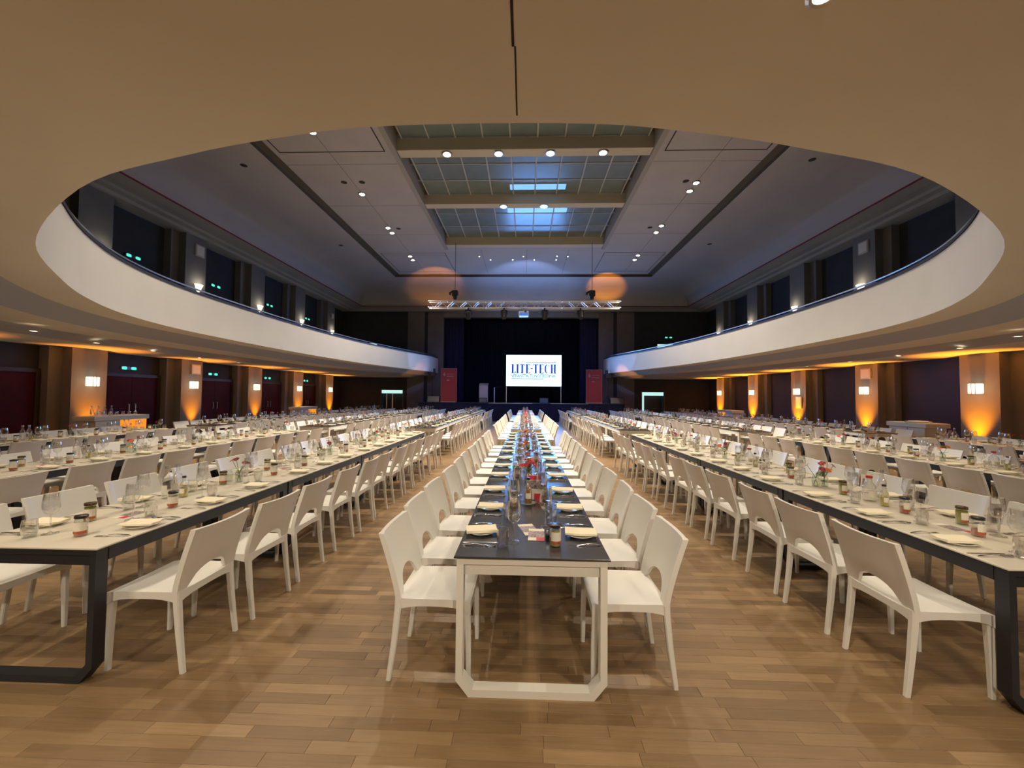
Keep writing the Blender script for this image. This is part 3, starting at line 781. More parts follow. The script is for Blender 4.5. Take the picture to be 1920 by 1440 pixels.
# wash on the recesses between the pilasters
for k, (x, y) in enumerate([(WL, bays[4][0]+.9), (WR, bays[4][0]+.6), (WL, bays[3][0]+.9)]):
    s = -1 if x < 0 else 1
    lamp('bay_wash', 'SPOT', (x-s*5.5, y-1.5, 2.6), 130 if k < 2 else 60, (.25, .36, 1.0), .06, (x+s*.5, y, 2.5 if s < 0 else 2.0), 15 if s < 0 else 22, 1)

# truss
TX0, TX1, TY, TZ0, TZ1 = -4.45, 4.2, 17.6, 5.60, 5.88
tr = thing('lighting_truss', 'silver box truss hanging across the hall before the stage', 'truss', (0, TY, TZ0))
for dy in (0, .28):
    for z in (0, TZ1-TZ0): MB().tube([(TX0, dy, z), (TX1, dy, z)], .025, 8).build('chord', ALU, tr, True)
nb = 30; stp = (TX1-TX0)/nb
for dy in (0, .28):
    for i in range(nb):
        a, b = (0, TZ1-TZ0) if i % 2 else (TZ1-TZ0, 0)
        MB().tube([(TX0+i*stp, dy, a), (TX0+(i+1)*stp, dy, b)], .014, 6).build('brace', ALU, tr)
for z in (0, TZ1-TZ0):
    for i in range(0, nb+1, 3): MB().tube([(TX0+i*stp, 0, z), (TX0+i*stp, .28, z)], .010, 6).build('cross_tube', ALU, tr)
for x, lab in ((-3.25, 'black chain hoist holding the left end of the truss'), (2.95, 'black chain hoist holding the right end of the truss')):
    t = thing('chain_hoist', lab, 'hoist', (x, TY+.14, TZ1+.02))
    MB().cham(-.13, -.10, .22, .13, .10, .50, .03).build('motor', BLACK, t)
    MB().lathe([(.0, .10), (.08, .10), (.09, .22), (.0, .22)], 10).build('hook_block', BLACK, t)
    MB().tube([(0, 0, .0), (0, 0, .10)], .012, 6).build('hook', DGREY, t)
    MB().tube([(0, 0, .50), (0, 0, CZ-TZ1-.02)], .012, 6).build('chain', DGREY, t)
    MB().tube([(-.12, 0, .45), (-.24, 0, .38), (-.22, 0, .30)], .05, 8).build('chain_bag', BLACK, t)
def spot_fixture(x, label, tilt):
    t = thing('stage_spot', label, 'spotlight', (x, TY, TZ0-.03), 0, 'black spotlights under the truss')
    MB().box(-.03, -.03, -.10, .03, .03, .0).build('clamp', BLACK, t)
    MB().tube([(-.15, 0, -.32), (-.15, 0, -.12), (.15, 0, -.12), (.15, 0, -.32)], .014, 6).build('yoke', BLACK, t)
    M_ = Matrix.Translation((0, 0, -.32)) @ Matrix.Rotation(tilt, 4, 'X')
    MB().lathe([(0, -.2), (.10, -.18), (.12, -.05), (.13, .16), (.15, .2), (.12, .2), (.11, .15), (0, .15)], 14).xf(M_).build('body', BLACK, t, True)
    MB().lathe([(0, .155), (.11, .155)], 12).xf(M_).build('lens', METAL, t)
for k, x in enumerate((-2.62, -1.0, .82, 2.42)):
    spot_fixture(x, 'black spotlight hanging under the truss, %s from the left' % ORD[k+1], (.7, -.5, .5, -.6)[k])
t = thing('ceiling_projector', 'white projector with blue glow hanging under the truss centre', 'projector', (-.12, TY, TZ0-.03))
MB().tube([(0, 0, 0), (0, 0, -.16)], .02, 8).build('mount_pole', METAL, t)
MB().cham(-.22, -.18, -.38, .22, .22, -.16, .02).build('body', BARM, t)
MB().box(-.20, -.186, -.375, .20, -.181, -.23).build('lit_front', PRJB, t)
MB().lathe([(.0, 0), (.05, 0), (.055, .03), (.0, .03)], 12).xf(Matrix.Translation((.08, -.18, -.20)) @ Matrix.Rotation(PI/2, 4, 'X')).build('lens', DGREY, t)

# bars along the walls
def bar(x, y, w_, L, side, label, orange):
    t = thing('bar_counter', label, 'counter', (x, y, 0))
    s = side
    a, b = sorted((0, s*w_))
    MB().cham(a, 0, .88, b, L, 1.0, .008).build('counter_top', BARM, t)
    fx = 0 if s > 0 else -.03
    xi0, xi1 = sorted((s*.03, s*.07))
    MB().box(xi0, .06, 0, xi1, L*.46, .88).build('front_panel', BARM, t)
    MB().box(xi0, L*.48, .05, xi1, L-.05, .88).build('lit_panel', ORNE if orange else BARM, t)
    xa, xb = sorted((s*.08, s*(w_-.03)))
    MB().box(xa, .06, 0, xb, .10, .88).build('end_panel', BARM, t)
    MB().box(xa, L-.10, 0, xb, L-.06, .88).build('end_panel', BARM, t)
    return t
bar(-10.85, 9.6, .6, 1.45, -1, 'white bar counter with orange lit panel by the left wall, nearest one', True)
bar(-10.75, 18.6, .6, 1.5, -1, 'white bar counter with orange lit panel far along the left wall', True)
bar(10.25, 10.5, .62, 1.1, 1, 'white bar counter with open front by the right wall, nearest one', False)
bar(10.25, 20.0, .6, 1.5, 1, 'white bar counter with orange panel far along the right wall', True)

# ------------------------------------------------------------------ dining chair prototype (faces +X)
def leg_mb(x0, y0, z0, x1, y1, z1, a0, a1, extra=None):
    """tapered leg: bottom centre, top centre, half sizes"""
    pts = [(x0, y0, z0, a0)] + (extra or []) + [(x1, y1, z1, a1)]
    mb = MB(); rows_ = []
    for x, y, z, a in pts:
        c = a*.35
        rows_.append([(x-a+c, y-a, z), (x+a-c, y-a, z), (x+a, y-a+c, z), (x+a, y+a-c, z), (x+a-c, y+a, z), (x-a+c, y+a, z), (x-a, y+a-c, z), (x-a, y-a+c, z)])
    mb.ring(rows_, True); mb.f += [tuple(range(7, -1, -1)), tuple(range(len(mb.v)-8, len(mb.v)))]; mb.m += [0, 0]
    return mb
def chair_parts():
    P = []
    hwid = .222
    # seat
    nx, ny = 9, 9; top = []
    for i in range(nx+1):
        u = i/nx; x = -.215+.43*u; row = []
        for j in range(ny+1):
            v = j/ny*2-1; y = hwid*v*(1-.03*(1-u))
            z = .455-.014*(1-v*v)*(1-(2*u-1)**2)-.010*max(0, (u-.8)/.2)**2+.004*(v*v)
            row.append((x, y, z))
        top.append(row)
    mb = MB().ring(top)
    per = [top[0][j] for j in range(ny+1)]+[top[i][ny] for i in range(1, nx+1)]+[top[nx][j] for j in range(ny-1, -1, -1)]+[top[i][0] for i in range(nx-1, 0, -1)]
    def apron(p):
        x, y, z = p; ax = min(1, abs(x+.0)/.215); ay = min(1, abs(y)/hwid)
        e = ax if ay > .96 else ay
        d = .040+.028*e**3
        return (x, y, z-d)
    low = [apron(p) for p in per]
    inn_ = [(p[0]*.90, p[1]*.90, p[2]) for p in low]
    roof = [(p[0]*.90, p[1]*.90, .430) for p in low]
    mb.ring([per, low, inn_, roof], True)
    c = len(mb.v); mb.v.append((0, 0, .428)); b0 = c-len(roof)
    for k in range(len(roof)): mb.f.append((b0+k, b0+(k+1) % len(roof), c)); mb.m.append(0)
    P.append(('seat', fixn(mb.mesh('seat', CHAIRM, True))))
    # backrest with arch opening
    nu, nv = 20, 8; fr, bk = [], []
    def back(u, z):
        t = max(0, (z-.45)/.375)
        x = -.195-.105*t**1.25-.024*(1-u*u)*min(1, t*2.2)
        return x
    for j in range(nv+1):
        rf, rb = [], []
        for i in range(nu+1):
            u = i/nu*2-1
            uu = min(1, abs(u)/.62)
            zl = .452+.112*math.sqrt(max(0, 1-uu**2.3))
            zt = .822-.006*(1-u*u)
            z = zl+(zt-zl)*j/nv
            th = .011 if abs(u) < .84 else .016
            x = back(u, z); y = u*.222*(1+.02*(z-.45)/.37)
            rf.append((x+th, y, z)); rb.append((x-th, y, z))
        fr.append(rf); bk.append(rb)
    mb = MB().ring(fr).ring(list(reversed(bk)))
    perf = lambda G_: [G_[0][i] for i in range(nu+1)]+[G_[j][nu] for j in range(1, nv+1)]+[G_[nv][i] for i in range(nu-1, -1, -1)]+[G_[j][0] for j in range(nv-1, 0, -1)]
    mb.ring([perf(fr), perf(bk)], True)
    P.append(('backrest', fixn(mb.mesh('backrest', CHAIRM, True))))
    for s in (-1, 1):
        P.append(('leg', fixn(leg_mb(-.248, s*.206, 0, -.198, s*.203, .462, .0135, .0185, [(-.218, s*.204, .22, .0165), (-.200, s*.203, .40, .0185)]).mesh('leg', CHAIRM, True))))
        P.append(('leg', fixn(leg_mb(.205, s*.200, 0, .190, s*.200, .430, .0125, .0190, [(.202, s*.2, .20, .0155), (.195, s*.2, .38, .0185)]).mesh('leg', CHAIRM, True))))
    return P
CHP = chair_parts()
ID = Matrix.Identity(4)

# tableware prototypes --------------------------------------------------
def lathe_mesh(name, prof, m_, n=16, smooth=True): return MB().lathe(prof, n).mesh(name, m_, smooth)
plate_me = lathe_mesh('plate', [(0, .004), (.045, .004), (.055, .002), (.058, 0), (.06, .003), (.088, .015), (.090, .0175), (.087, .0175), (.058, .0075), (0, .0065)], PLATE, 24)
def napkin():
    mb = MB(); nx, ny = 6, 4
    def lay(z, k):
        return [[(-.058+.116*i/nx, -.096+.192*j/ny, z+.004*math.sin(i*1.3+k)*(.3+abs(j-ny/2)/ny)) for j in range(ny+1)] for i in range(nx+1)]
    a = lay(.020, 0); b = lay(.027, .4); c = lay(.033, 1.1)
    mb.ring(a); mb.ring(list(reversed(b))); mb.ring(c)
    e1 = [a[i][0] for i in range(nx+1)]; e2 = [c[i][0] for i in range(nx+1)]; mb.ring([e1, e2])
    e1 = [a[i][ny] for i in range(nx+1)]; e2 = [c[i][ny] for i in range(nx+1)]; mb.ring([e2, e1])
    e1 = a[0]; e2 = c[0]; mb.ring([e2, e1]); e1 = a[nx]; e2 = c[nx]; mb.ring([e1, e2])
    return mb.mesh('napkin', NAPK, True)
nap_me = napkin()
def flat_shape(name, outline, arch, th=.003, w0=.0):
    """cutlery along x: outline=[(x, halfwidth)], arch(x)->z"""
    mb = MB(); top, bot = [], []
    for x, h in outline:
        z = arch(x); top.append([(x, -h, z+th), (x, 0, z+th+.0012), (x, h, z+th)]); bot.append([(x, -h, z), (x, 0, z-.0), (x, h, z)])
    mb.ring(top); mb.ring(list(reversed(bot)))
    mb.ring([[r[0] for r in top], [r[0] for r in bot]]); mb.ring([[r[2] for r in bot], [r[2] for r in top]])
    mb.add([*top[0], *bot[0]], [(0, 3, 5, 2)]); mb.add([*top[-1], *bot[-1]], [(0, 2, 5, 3)])
    return mb
knife_me = fixn(flat_shape('knife', [(0, .004), (.02, .0095), (.09, .0065), (.105, .007), (.13, .010), (.18, .0095), (.205, .005), (.21, .001)], lambda x: 0).mesh('knife', STEEL, True))
sp = flat_shape('spoon', [(0, .003), (.02, .0085), (.08, .0045), (.125, .0035), (.14, .008), (.152, .016), (.172, .0185), (.188, .014), (.196, .004)], lambda x: .010*math.sin(min(1, x/.14)*PI)+(.0 if x < .14 else .006*math.cos((x-.168)/.028*PI/2)*-1+.006))
spoon_me = fixn(sp.mesh('spoon', STEEL, True))
fk = flat_shape('fork', [(0, .003), (.02, .0085), (.08, .0045), (.12, .0035), (.133, .009), (.15, .0115)], lambda x: .011*math.sin(min(1, x/.15)*PI))
for y in (-.0092, -.0031, .0031, .0092): fk.add(*[(lambda b: (b.v, b.f))(MB().box(.149, y-.0014, .0, .197, y+.0014, .003))][0])
fork_me = fixn(fk.mesh('fork', STEEL, True))
wine_me = [('bowl', lathe_mesh('bowl', [(.004, .098), (.014, .101), (.028, .113), (.0365, .135), (.0375, .152), (.034, .182), (.0295, .212), (.0285, .212), (.033, .182)], GLASS, 18)),
           ('stem', lathe_mesh('stem', [(.036, .0), (.034, .003), (.012, .006), (.0042, .014), (.0036, .05), (.0036, .092), (.006, .100), (.0, .103)], GLASS, 14))]
wine_low = MB().lathe([(.036, 0), (.004, .008), (.0036, .095), (.030, .118), (.0375, .15), (.029, .212)], 8).mesh('wine_glass', GLASS, True)
tumb_me = lathe_mesh('tumbler', [(0, .004), (.026, .004), (.030, .0), (.031, .006), (.0365, .035), (.037, .055), (.033, .086), (.032, .086), (.0355, .055), (.034, .034), (.026, .012), (0, .010)], GLASS, 18)
tumb_low = MB().lathe([(0, .003), (.028, .0), (.037, .05), (.033, .086)], 8).mesh('tumbler', GLASS, True)

for me_ in (wine_me[0][1], wine_me[1][1], wine_low): me_.transform(Matrix.Diagonal((1.12, 1.12, 1.16, 1)))
for me_ in (tumb_me, tumb_low): me_.transform(Matrix.Diagonal((1, 1, 1.2, 1)))
# table prototypes ----------------------------------------------------
TL_, TW = 1.8, .84
def table_parts(topm, frm):
    h = TW/2; P = []
    P.append(('tabletop', MB().cham(-h, 0.001, .733, h, TL_-.001, TZ, .003).mesh('tabletop', topm)))
    def frame(y0, y1):
        o_ = [(-h+.015, .731), (-h+.015, .085), (-h+.085, 0), (h-.085, 0), (h-.015, .085), (h-.015, .731)]
        i_ = [(-h+.052, .700), (-h+.052, .105), (-h+.108, .040), (h-.108, .040), (h-.052, .105), (h-.052, .700)]
        mb = MB()
        n_ = len(o_)
        A = [(x, y0, z) for x, z in o_]; B = [(x, y0, z) for x, z in i_]; C = [(x, y1, z) for x, z in i_]; D = [(x, y1, z) for x, z in o_]
        mb.ring([A, B, C, D, A], True)
        return fixn(mb.mesh('leg_frame', frm))
    P.append(('leg_frame', frame(.012, .078))); P.append(('leg_frame', frame(TL_-.078, TL_-.012)))
    for s in (-1, 1):
        a, b = sorted((s*(h-.012), s*(h-.040)))
        P.append(('side_rail', MB().box(a, .079, .655, b, TL_-.079, .732).mesh('side_rail', frm)))
    for y in (.030, TL_-.045):
        P.append(('end_rail', MB().box(-h+.055, y, .640, h-.055, y+.015, .699).mesh('end_rail', frm)))
    return P
TB = {'black': table_parts(TOPB, FRW), 'cream': table_parts(TOPC, FRB), 'white': table_parts(mat('pale laminate', (.24, .27, .33), .25), FRW)}

def instance(name, parts, M, label, cat, group=None):
    r = bpy.data.objects.new(name, None); COL.objects.link(r); r.matrix_world = M; r.empty_display_size = .05
    tag(r, label, cat, group)
    for nm, me_ in parts:
        c = bpy.data.objects.new(nm, me_); COL.objects.link(c); c.parent = r
    return r
def single(name, me_, M, label, cat, group=None):
    o = bpy.data.objects.new(name, me_); COL.objects.link(o); o.matrix_world = M
    return tag(o, label, cat, group)
def RT(x, y, z, rz=0, rx=0): return Matrix.Translation((x, y, z)) @ Matrix.Rotation(rz, 4, 'Z') @ Matrix.Rotation(rx, 4, 'X')

ROWS = [('middle', 0.0), ('left inner', -2.83), ('right inner', 2.87), ('left centre', -5.72), ('right centre', 5.95), ('left outer', -8.85), ('right outer', 9.15)]
GR = [(2.14, 4), (10.50, 4), (18.60, 3)]
seats = []
for rn, rx in ROWS:
    ti = 0
    for gi, (y0, nt) in enumerate(GR):
        style = ('black' if gi == 0 else 'white') if rn == 'middle' else ('cream' if gi == 0 else 'black')
        for k in range(nt):
            ti += 1
            d = {'black': 'black topped table with white frame', 'cream': 'cream topped table with black frame', 'white': 'pale topped table with white frame'}[style]
            instance('banquet_table', TB[style], RT(rx, y0+k*TL_, 0), '%s, %s from the front in the %s table row' % (d, ORD[ti], rn), 'table', 'banquet tables in the %s row' % rn)
    for side in (-1, 1):
        n_ = 0
        for gi, (y0, nt) in enumerate(GR):
            for k in range(nt*3):
                n_ += 1
                ys = y0+(k//3)*TL_+(.33, .90, 1.46)[k % 3]
                seats.append((rn, rx, side, n_, ys, gi, k))
seats.sort(key=lambda s: math.hypot(s[1]+s[2]*.4-CAM.x, s[4]))
far = {}
def merged(lst, me_, name, label, cat):
    nv = len(me_.vertices); co = np.zeros(nv*3); me_.vertices.foreach_get('co', co); co = np.c_[co.reshape(-1, 3), np.ones(nv)]
    fs = [tuple(p.vertices) for p in me_.polygons]; sm = [p.use_smooth for p in me_.polygons]; mi = [p.material_index for p in me_.polygons]
    V_ = []; F_ = []
    for i, M in enumerate(lst):
        V_ += (co @ np.array(M).T)[:, :3].tolist(); F_ += [tuple(v+i*nv for v in f) for f in fs]
    me2 = bpy.data.meshes.new(name); me2.from_pydata(V_, [], F_)
    for m_ in me_.materials: me2.materials.append(m_)
    me2.polygons.foreach_set('use_smooth', sm*len(lst)); me2.polygons.foreach_set('material_index', mi*len(lst)); me2.update()
    o = bpy.data.objects.new(name, me2); COL.objects.link(o); return tag(o, label, cat, kind='stuff')
jn = MB()
for nm, me_ in CHP:
    vs = [tuple(v.co) for v in me_.vertices]; jn.add(vs, [tuple(p.vertices) for p in me_.polygons])
chair_all = jn.mesh('chair_mass', CHAIRM)
def seat_things(i, s):
    rn, rx, side, n_, ys, gi, k = s
    R_ = random.Random(hash((round(rx*10), side, n_)) & 0xffff)
    rz = 0 if side < 0 else PI
    near_ = i < 300
    w_ = 'left' if side < 0 else 'right'
    jit = lambda a: (R_.random()-.5)*2*a
    f = 0 if (k == 0 and gi == 0) else 1
    pull = {True: .555, False: .58}[rn == 'middle']
    M = RT(rx+side*(pull+.0+abs(jit(.03))*f), ys+jit(.015)*f, 0, rz+jit(.05)*f)
    where = '%s from the front, %s side of the %s row' % (ORD[n_], w_, rn)
    if near_: instance('dining_chair', CHP, M, 'white plastic chair, '+where, 'chair', 'white chairs on the %s side of the %s table row' % (w_, rn))
    else: far.setdefault('chair', []).append(M)
    B = RT(rx+side*TW/2, ys+.03, TZ, rz)           # local frame: x into the table, y to the sitter's left
    grp = ' on the %s side of the %s row' % (w_, rn)
    def put(kind, name, me_, M_, label, cat, parts=None):
        if near_:
            if parts: instance(name, parts, M_, label, cat, kind+grp)
            else: single(name, me_, M_, label, cat, kind+grp)
        else: far.setdefault(name, []).append(M_)
    pm_ = B @ RT(.115+jit(.008), jit(.015), 0, jit(.1))
    put('plates', 'side_plate', plate_me, pm_, 'small white plate, '+where, 'plate')
    put('napkins', 'napkin', nap_me, pm_ @ RT(.0, 0, -.0015, PI/2+jit(.12)), 'folded cream napkin on plate, '+where, 'napkin')
    put('forks', 'fork', fork_me, B @ RT(.015+jit(.008), .165+jit(.01), 0, jit(.10)+.05), 'steel fork, '+where, 'fork')
    put('knives', 'knife', knife_me, B @ RT(.015+jit(.008), -.155+jit(.008), 0, jit(.07)), 'steel knife, '+where, 'knife')
    put('spoons', 'spoon', spoon_me, B @ RT(.020+jit(.008), -.195+jit(.008), 0, jit(.08)), 'steel spoon, '+where, 'spoon')
    put('tumblers', 'water_tumbler', tumb_me, B @ RT(.265+jit(.015), -.215+jit(.015), 0), 'small clear tumbler, '+where, 'glass')
    put('wine glasses', 'wine_glass', None, B @ RT(.315+jit(.012), -.150+jit(.015), 0), 'stemmed wine glass, '+where, 'glass', wine_me)
    # name card or menu leaning on the glasses on some places
for i, s in enumerate(seats): seat_things(i, s)
names = {'chair': (chair_all, 'far_seating', 'mass of white chairs at the far ends of the outer table rows', 'chairs'),
         'side_plate': (plate_me, 'far_crockery', 'mass of small white plates on the far tables', 'plates'),
         'napkin': (nap_me, 'far_linen', 'mass of cream napkins on the far tables', 'napkins'),
         'knife': (knife_me, 'far_knife_cutlery', 'mass of steel knives on the far tables', 'cutlery'),
         'fork': (fork_me, 'far_fork_cutlery', 'mass of steel forks on the far tables', 'cutlery'),
         'spoon': (spoon_me, 'far_spoon_cutlery', 'mass of steel spoons on the far tables', 'cutlery'),
         'water_tumbler': (tumb_low, 'far_tumbler_glassware', 'mass of small tumblers on the far tables', 'glasses'),
         'wine_glass': (wine_low, 'far_wine_glassware', 'mass of stemmed wine glasses on the far tables', 'glasses')}
for k_, lst in far.items():
    me_, nm, lab, cat = names[k_]; merged(lst, me_, nm, lab, cat)

# ------------------------------------------------------------------ table centre pieces
def jar_parts(fill, lid, red=False):
    P = [('glass_body', MB().lathe([(0, .001), (.026, .001), (.0285, .005), (.0285, .085), (.025, .094), (.025, .100)], 16).mesh('glass_body', GREENG, True)),
         ('filling', MB().lathe([(0, .004), (.0268, .004), (.0268, (.042 if red else .083)), (0, (.042 if red else .083))], 14).mesh('filling', fill, True)),
         ('lid', MB().lathe([(.0265, .094), (.0285, .095), (.0285, .108), (.026, .110), (0, .110)], 16).mesh('lid', lid, True))]
    rows_ = [[(.0292*math.cos(a), .0292*math.sin(a), z) for a in [(-1.3+2.6*k/8)-PI/2+.4 for k in range(9)]] for z in (.030, .075)]
    P.append(('paper_label', MB().ring(rows_).mesh('paper_label', PAPER, True)))
    rows_ = [[(.0294*math.cos(a), .0294*math.sin(a), z) for a in [(-1.3+2.6*k/8)-PI/2+.4 for k in range(9)]] for z in (.016, .030)]
    P.append(('label_band', MB().ring(rows_).mesh('label_band', REDSP, True)))
    return P
JO = jar_parts(OLIVE, LIDBR); JR = jar_parts(REDSP, LIDB, True); JM = jar_parts(MUSTARD, LIDB)
for P_ in (JO, JR, JM):
    for nm, me_ in P_: me_.transform(Matrix.Diagonal((1.12, 1.12, 1.12, 1)))
def bottle_parts(h, r, cap, fill=None, fillh=0, gl=GLASS):
    P = [('glass_body', MB().lathe([(0, .002), (r*.9, .002), (r, .008), (r, h*.55), (r*.85, h*.66), (r*.42, h*.78), (r*.38, h*.95), (r*.45, h*.96), (r*.45, h)], 16).mesh('glass_body', gl, True)),
         ('cap', MB().lathe([(r*.5, h*.93), (r*.5, h*1.02), (0, h*1.025)], 12).mesh('cap', cap, True))]
    if fill: P.append(('filling', MB().lathe([(0, .005), (r*.93, .005), (r*.93, fillh), (0, fillh)], 14).mesh('filling', fill, True)))
    P.append(('paper_label', MB().ring([[(r*1.01*math.cos(a), r*1.01*math.sin(a), z) for a in [(-.8+1.6*k/6)-PI/2 for k in range(7)]] for z in (h*.2, h*.42)]).mesh('paper_label', PAPER, True)))
    return P
WB = bottle_parts(.26, .034, METAL); RB = bottle_parts(.21, .048, LIDR, None)
OB = bottle_parts(.17, .030, LIDB, OIL, .075); HB = bottle_parts(.20, .030, LIDB, HONEY, .11)
SM = [('body', MB().lathe([(0, 0), (.012, 0), (.013, .03), (.006, .038)], 10).mesh('body', BLACK, True)), ('cap', MB().lathe([(.007, .038), (.007, .055), (0, .056)], 8).mesh('cap', METAL, True))]
MILL = [('body', MB().lathe([(0, 0), (.020, 0), (.021, .01), (.019, .09), (.021, .10)], 12).mesh('body', mat('pale salt glass', (.70, .68, .62), .3), True)), ('cap', MB().lathe([(.021, .10), (.021, .118), (.010, .128), (0, .13)], 12).mesh('cap', STEEL, True))]

def petal_flower(mb, c, nrm, r, mi, n=14):
    c = Vector(c); nrm = Vector(nrm).normalized(); a = nrm.orthogonal().normalized(); b = nrm.cross(a)
    for ring_, rr_, lift in ((0, r, .10), (1, r*.72, .22)):
        for k in range(n):
            th = 2*PI*(k+.5*ring_)/n; dth = PI/n*.92
            d0 = a*math.cos(th)+b*math.sin(th); dl = a*math.cos(th-dth)+b*math.sin(th-dth); dr = a*math.cos(th+dth)+b*math.sin(th+dth)
            vs = [c+d0*r*.12, c+dl*rr_*.7+nrm*rr_*lift*.6, c+d0*rr_+nrm*rr_*lift*.4, c+dr*rr_*.7+nrm*rr_*lift*.6]
            mb.add(vs, [(0, 1, 2, 3)], mi)
    mb.add([c+nrm*.006+ (a*math.cos(t)+b*math.sin(t))*r*.18 for t in [k*PI/3 for k in range(6)]], [tuple(range(6))], mi)
def vase_parts(seed, cols, n_st=3, hh=.20, wide=1.0):
    R_ = random.Random(seed)
    P = [('glass_body', MB().lathe([(0, .003), (.030, .003), (.033, .008), (.036*wide, .05), (.033, .085), (.024, .10), (.027, .115)], 16).mesh('glass_body', GREENG, True)),
         ('water', MB().lathe([(0, .006), (.030, .006), (.033, .05), (0, .05)], 14).mesh('water', thin_water, True))]
    for i in range(n_st):
        a = R_.random()*2*PI; sp_ = .03+.05*R_.random(); h = hh*(.85+.3*R_.random())
        tip = (sp_*math.cos(a)*1.4, sp_*math.sin(a)*1.4, h)
        P.append(('flower_stem', MB().tube([(-.018*math.cos(a), -.018*math.sin(a), .012), (.008*math.cos(a), .008*math.sin(a), .10), tip], .0022, 5).mesh('flower_stem', STEM, True)))
        mb = MB(); petal_flower(mb, tip, (.5*math.cos(a), .5*math.sin(a)-.3, .75), .030+.010*R_.random(), 0)
        P.append(('flower_head', mb.mesh('flower_head', cols[i % len(cols)])))
    for i in range(4):
        a = R_.random()*2*PI; r = .035+.025*R_.random(); z = .10+.04*R_.random()
        c = Vector((.5*r*math.cos(a), .5*r*math.sin(a), z)); d = Vector((math.cos(a), math.sin(a), .35)); sd = Vector((-math.sin(a), math.cos(a), 0))*.014
        P.append(('leaf', MB().add([c-d*.02, c+d*.02+sd, c+d*.055, c+d*.02-sd], [(0, 1, 2, 3)]).mesh('leaf', LEAF)))
    return P
thin_water = thin_glass('water', (.93, .96, .92), .05, .3)
VA = [vase_parts(3, [PETR, PETP], 3), vase_parts(5, [PETR, PETR], 2, .19), vase_parts(8, [PETO, PETR], 3), vase_parts(9, [PETP, PETR, PETO], 4, .2)]
VBIG = [vase_parts(21, [PETR, PETP, PETO], 7, .17, 1.3), vase_parts(22, [PETO, PETR], 6, .16, 1.2), vase_parts(23, [PETR], 6, .17, 1.2)]
VN = ['red and crimson gerberas in a small glass vase', 'red gerberas in a small glass vase', 'orange and red gerberas in a small glass vase', 'mixed crimson and orange gerberas in a glass vase']
def flyer_parts():
    return [('sheet', MB().box(-.05, -.105, 0, .05, .105, .0012).mesh('sheet', PAPER)),
            ('printed_photo', MB().box(-.05, -.055, .0013, .05, .060, .0016).mesh('printed_photo', FPIC)),
            ('red_print', MB().box(0, -.105, .0013, .05, -.056, .0016).mesh('red_print', FRED))]
FL = flyer_parts()
CARD = [('sheet', MB().box(-.055, -.001, 0, .055, .001, .21).mesh('sheet', PAPER)),
        ('red_print', MB().box(-.055, -.0022, .175, .055, -.0011, .21).box(-.0, -.0022, 0, .055, -.0011, .062).mesh('red_print', FRED)),
        ('printed_photo', MB().box(-.055, -.0022, .10, .055, -.0011, .17).mesh('printed_photo', FPIC)),
        ('holder', MB().box(-.03, -.012, 0, .03, -.0025, .014).box(-.03, .0015, 0, .03, .012, .014).mesh('holder', STEEL))]
DISH = MB().lathe([(0, .003), (.05, .003), (.062, .010), (.064, .012), (.060, .012), (.048, .006), (0, .006)], 20).mesh('dish', GREENG, True)
cnt = {}
def prop(name, parts, x, y, rn, what, cat, rz=0, z=TZ):
    key = (name, what, rn); cnt[key] = cnt.get(key, 0)+1
    instance(name, parts, RT(x, y, z, rz), '%s, %s from front, %s row' % (what, ORD[cnt[key]], rn), cat, '%s pieces on the %s row' % (cat, rn))
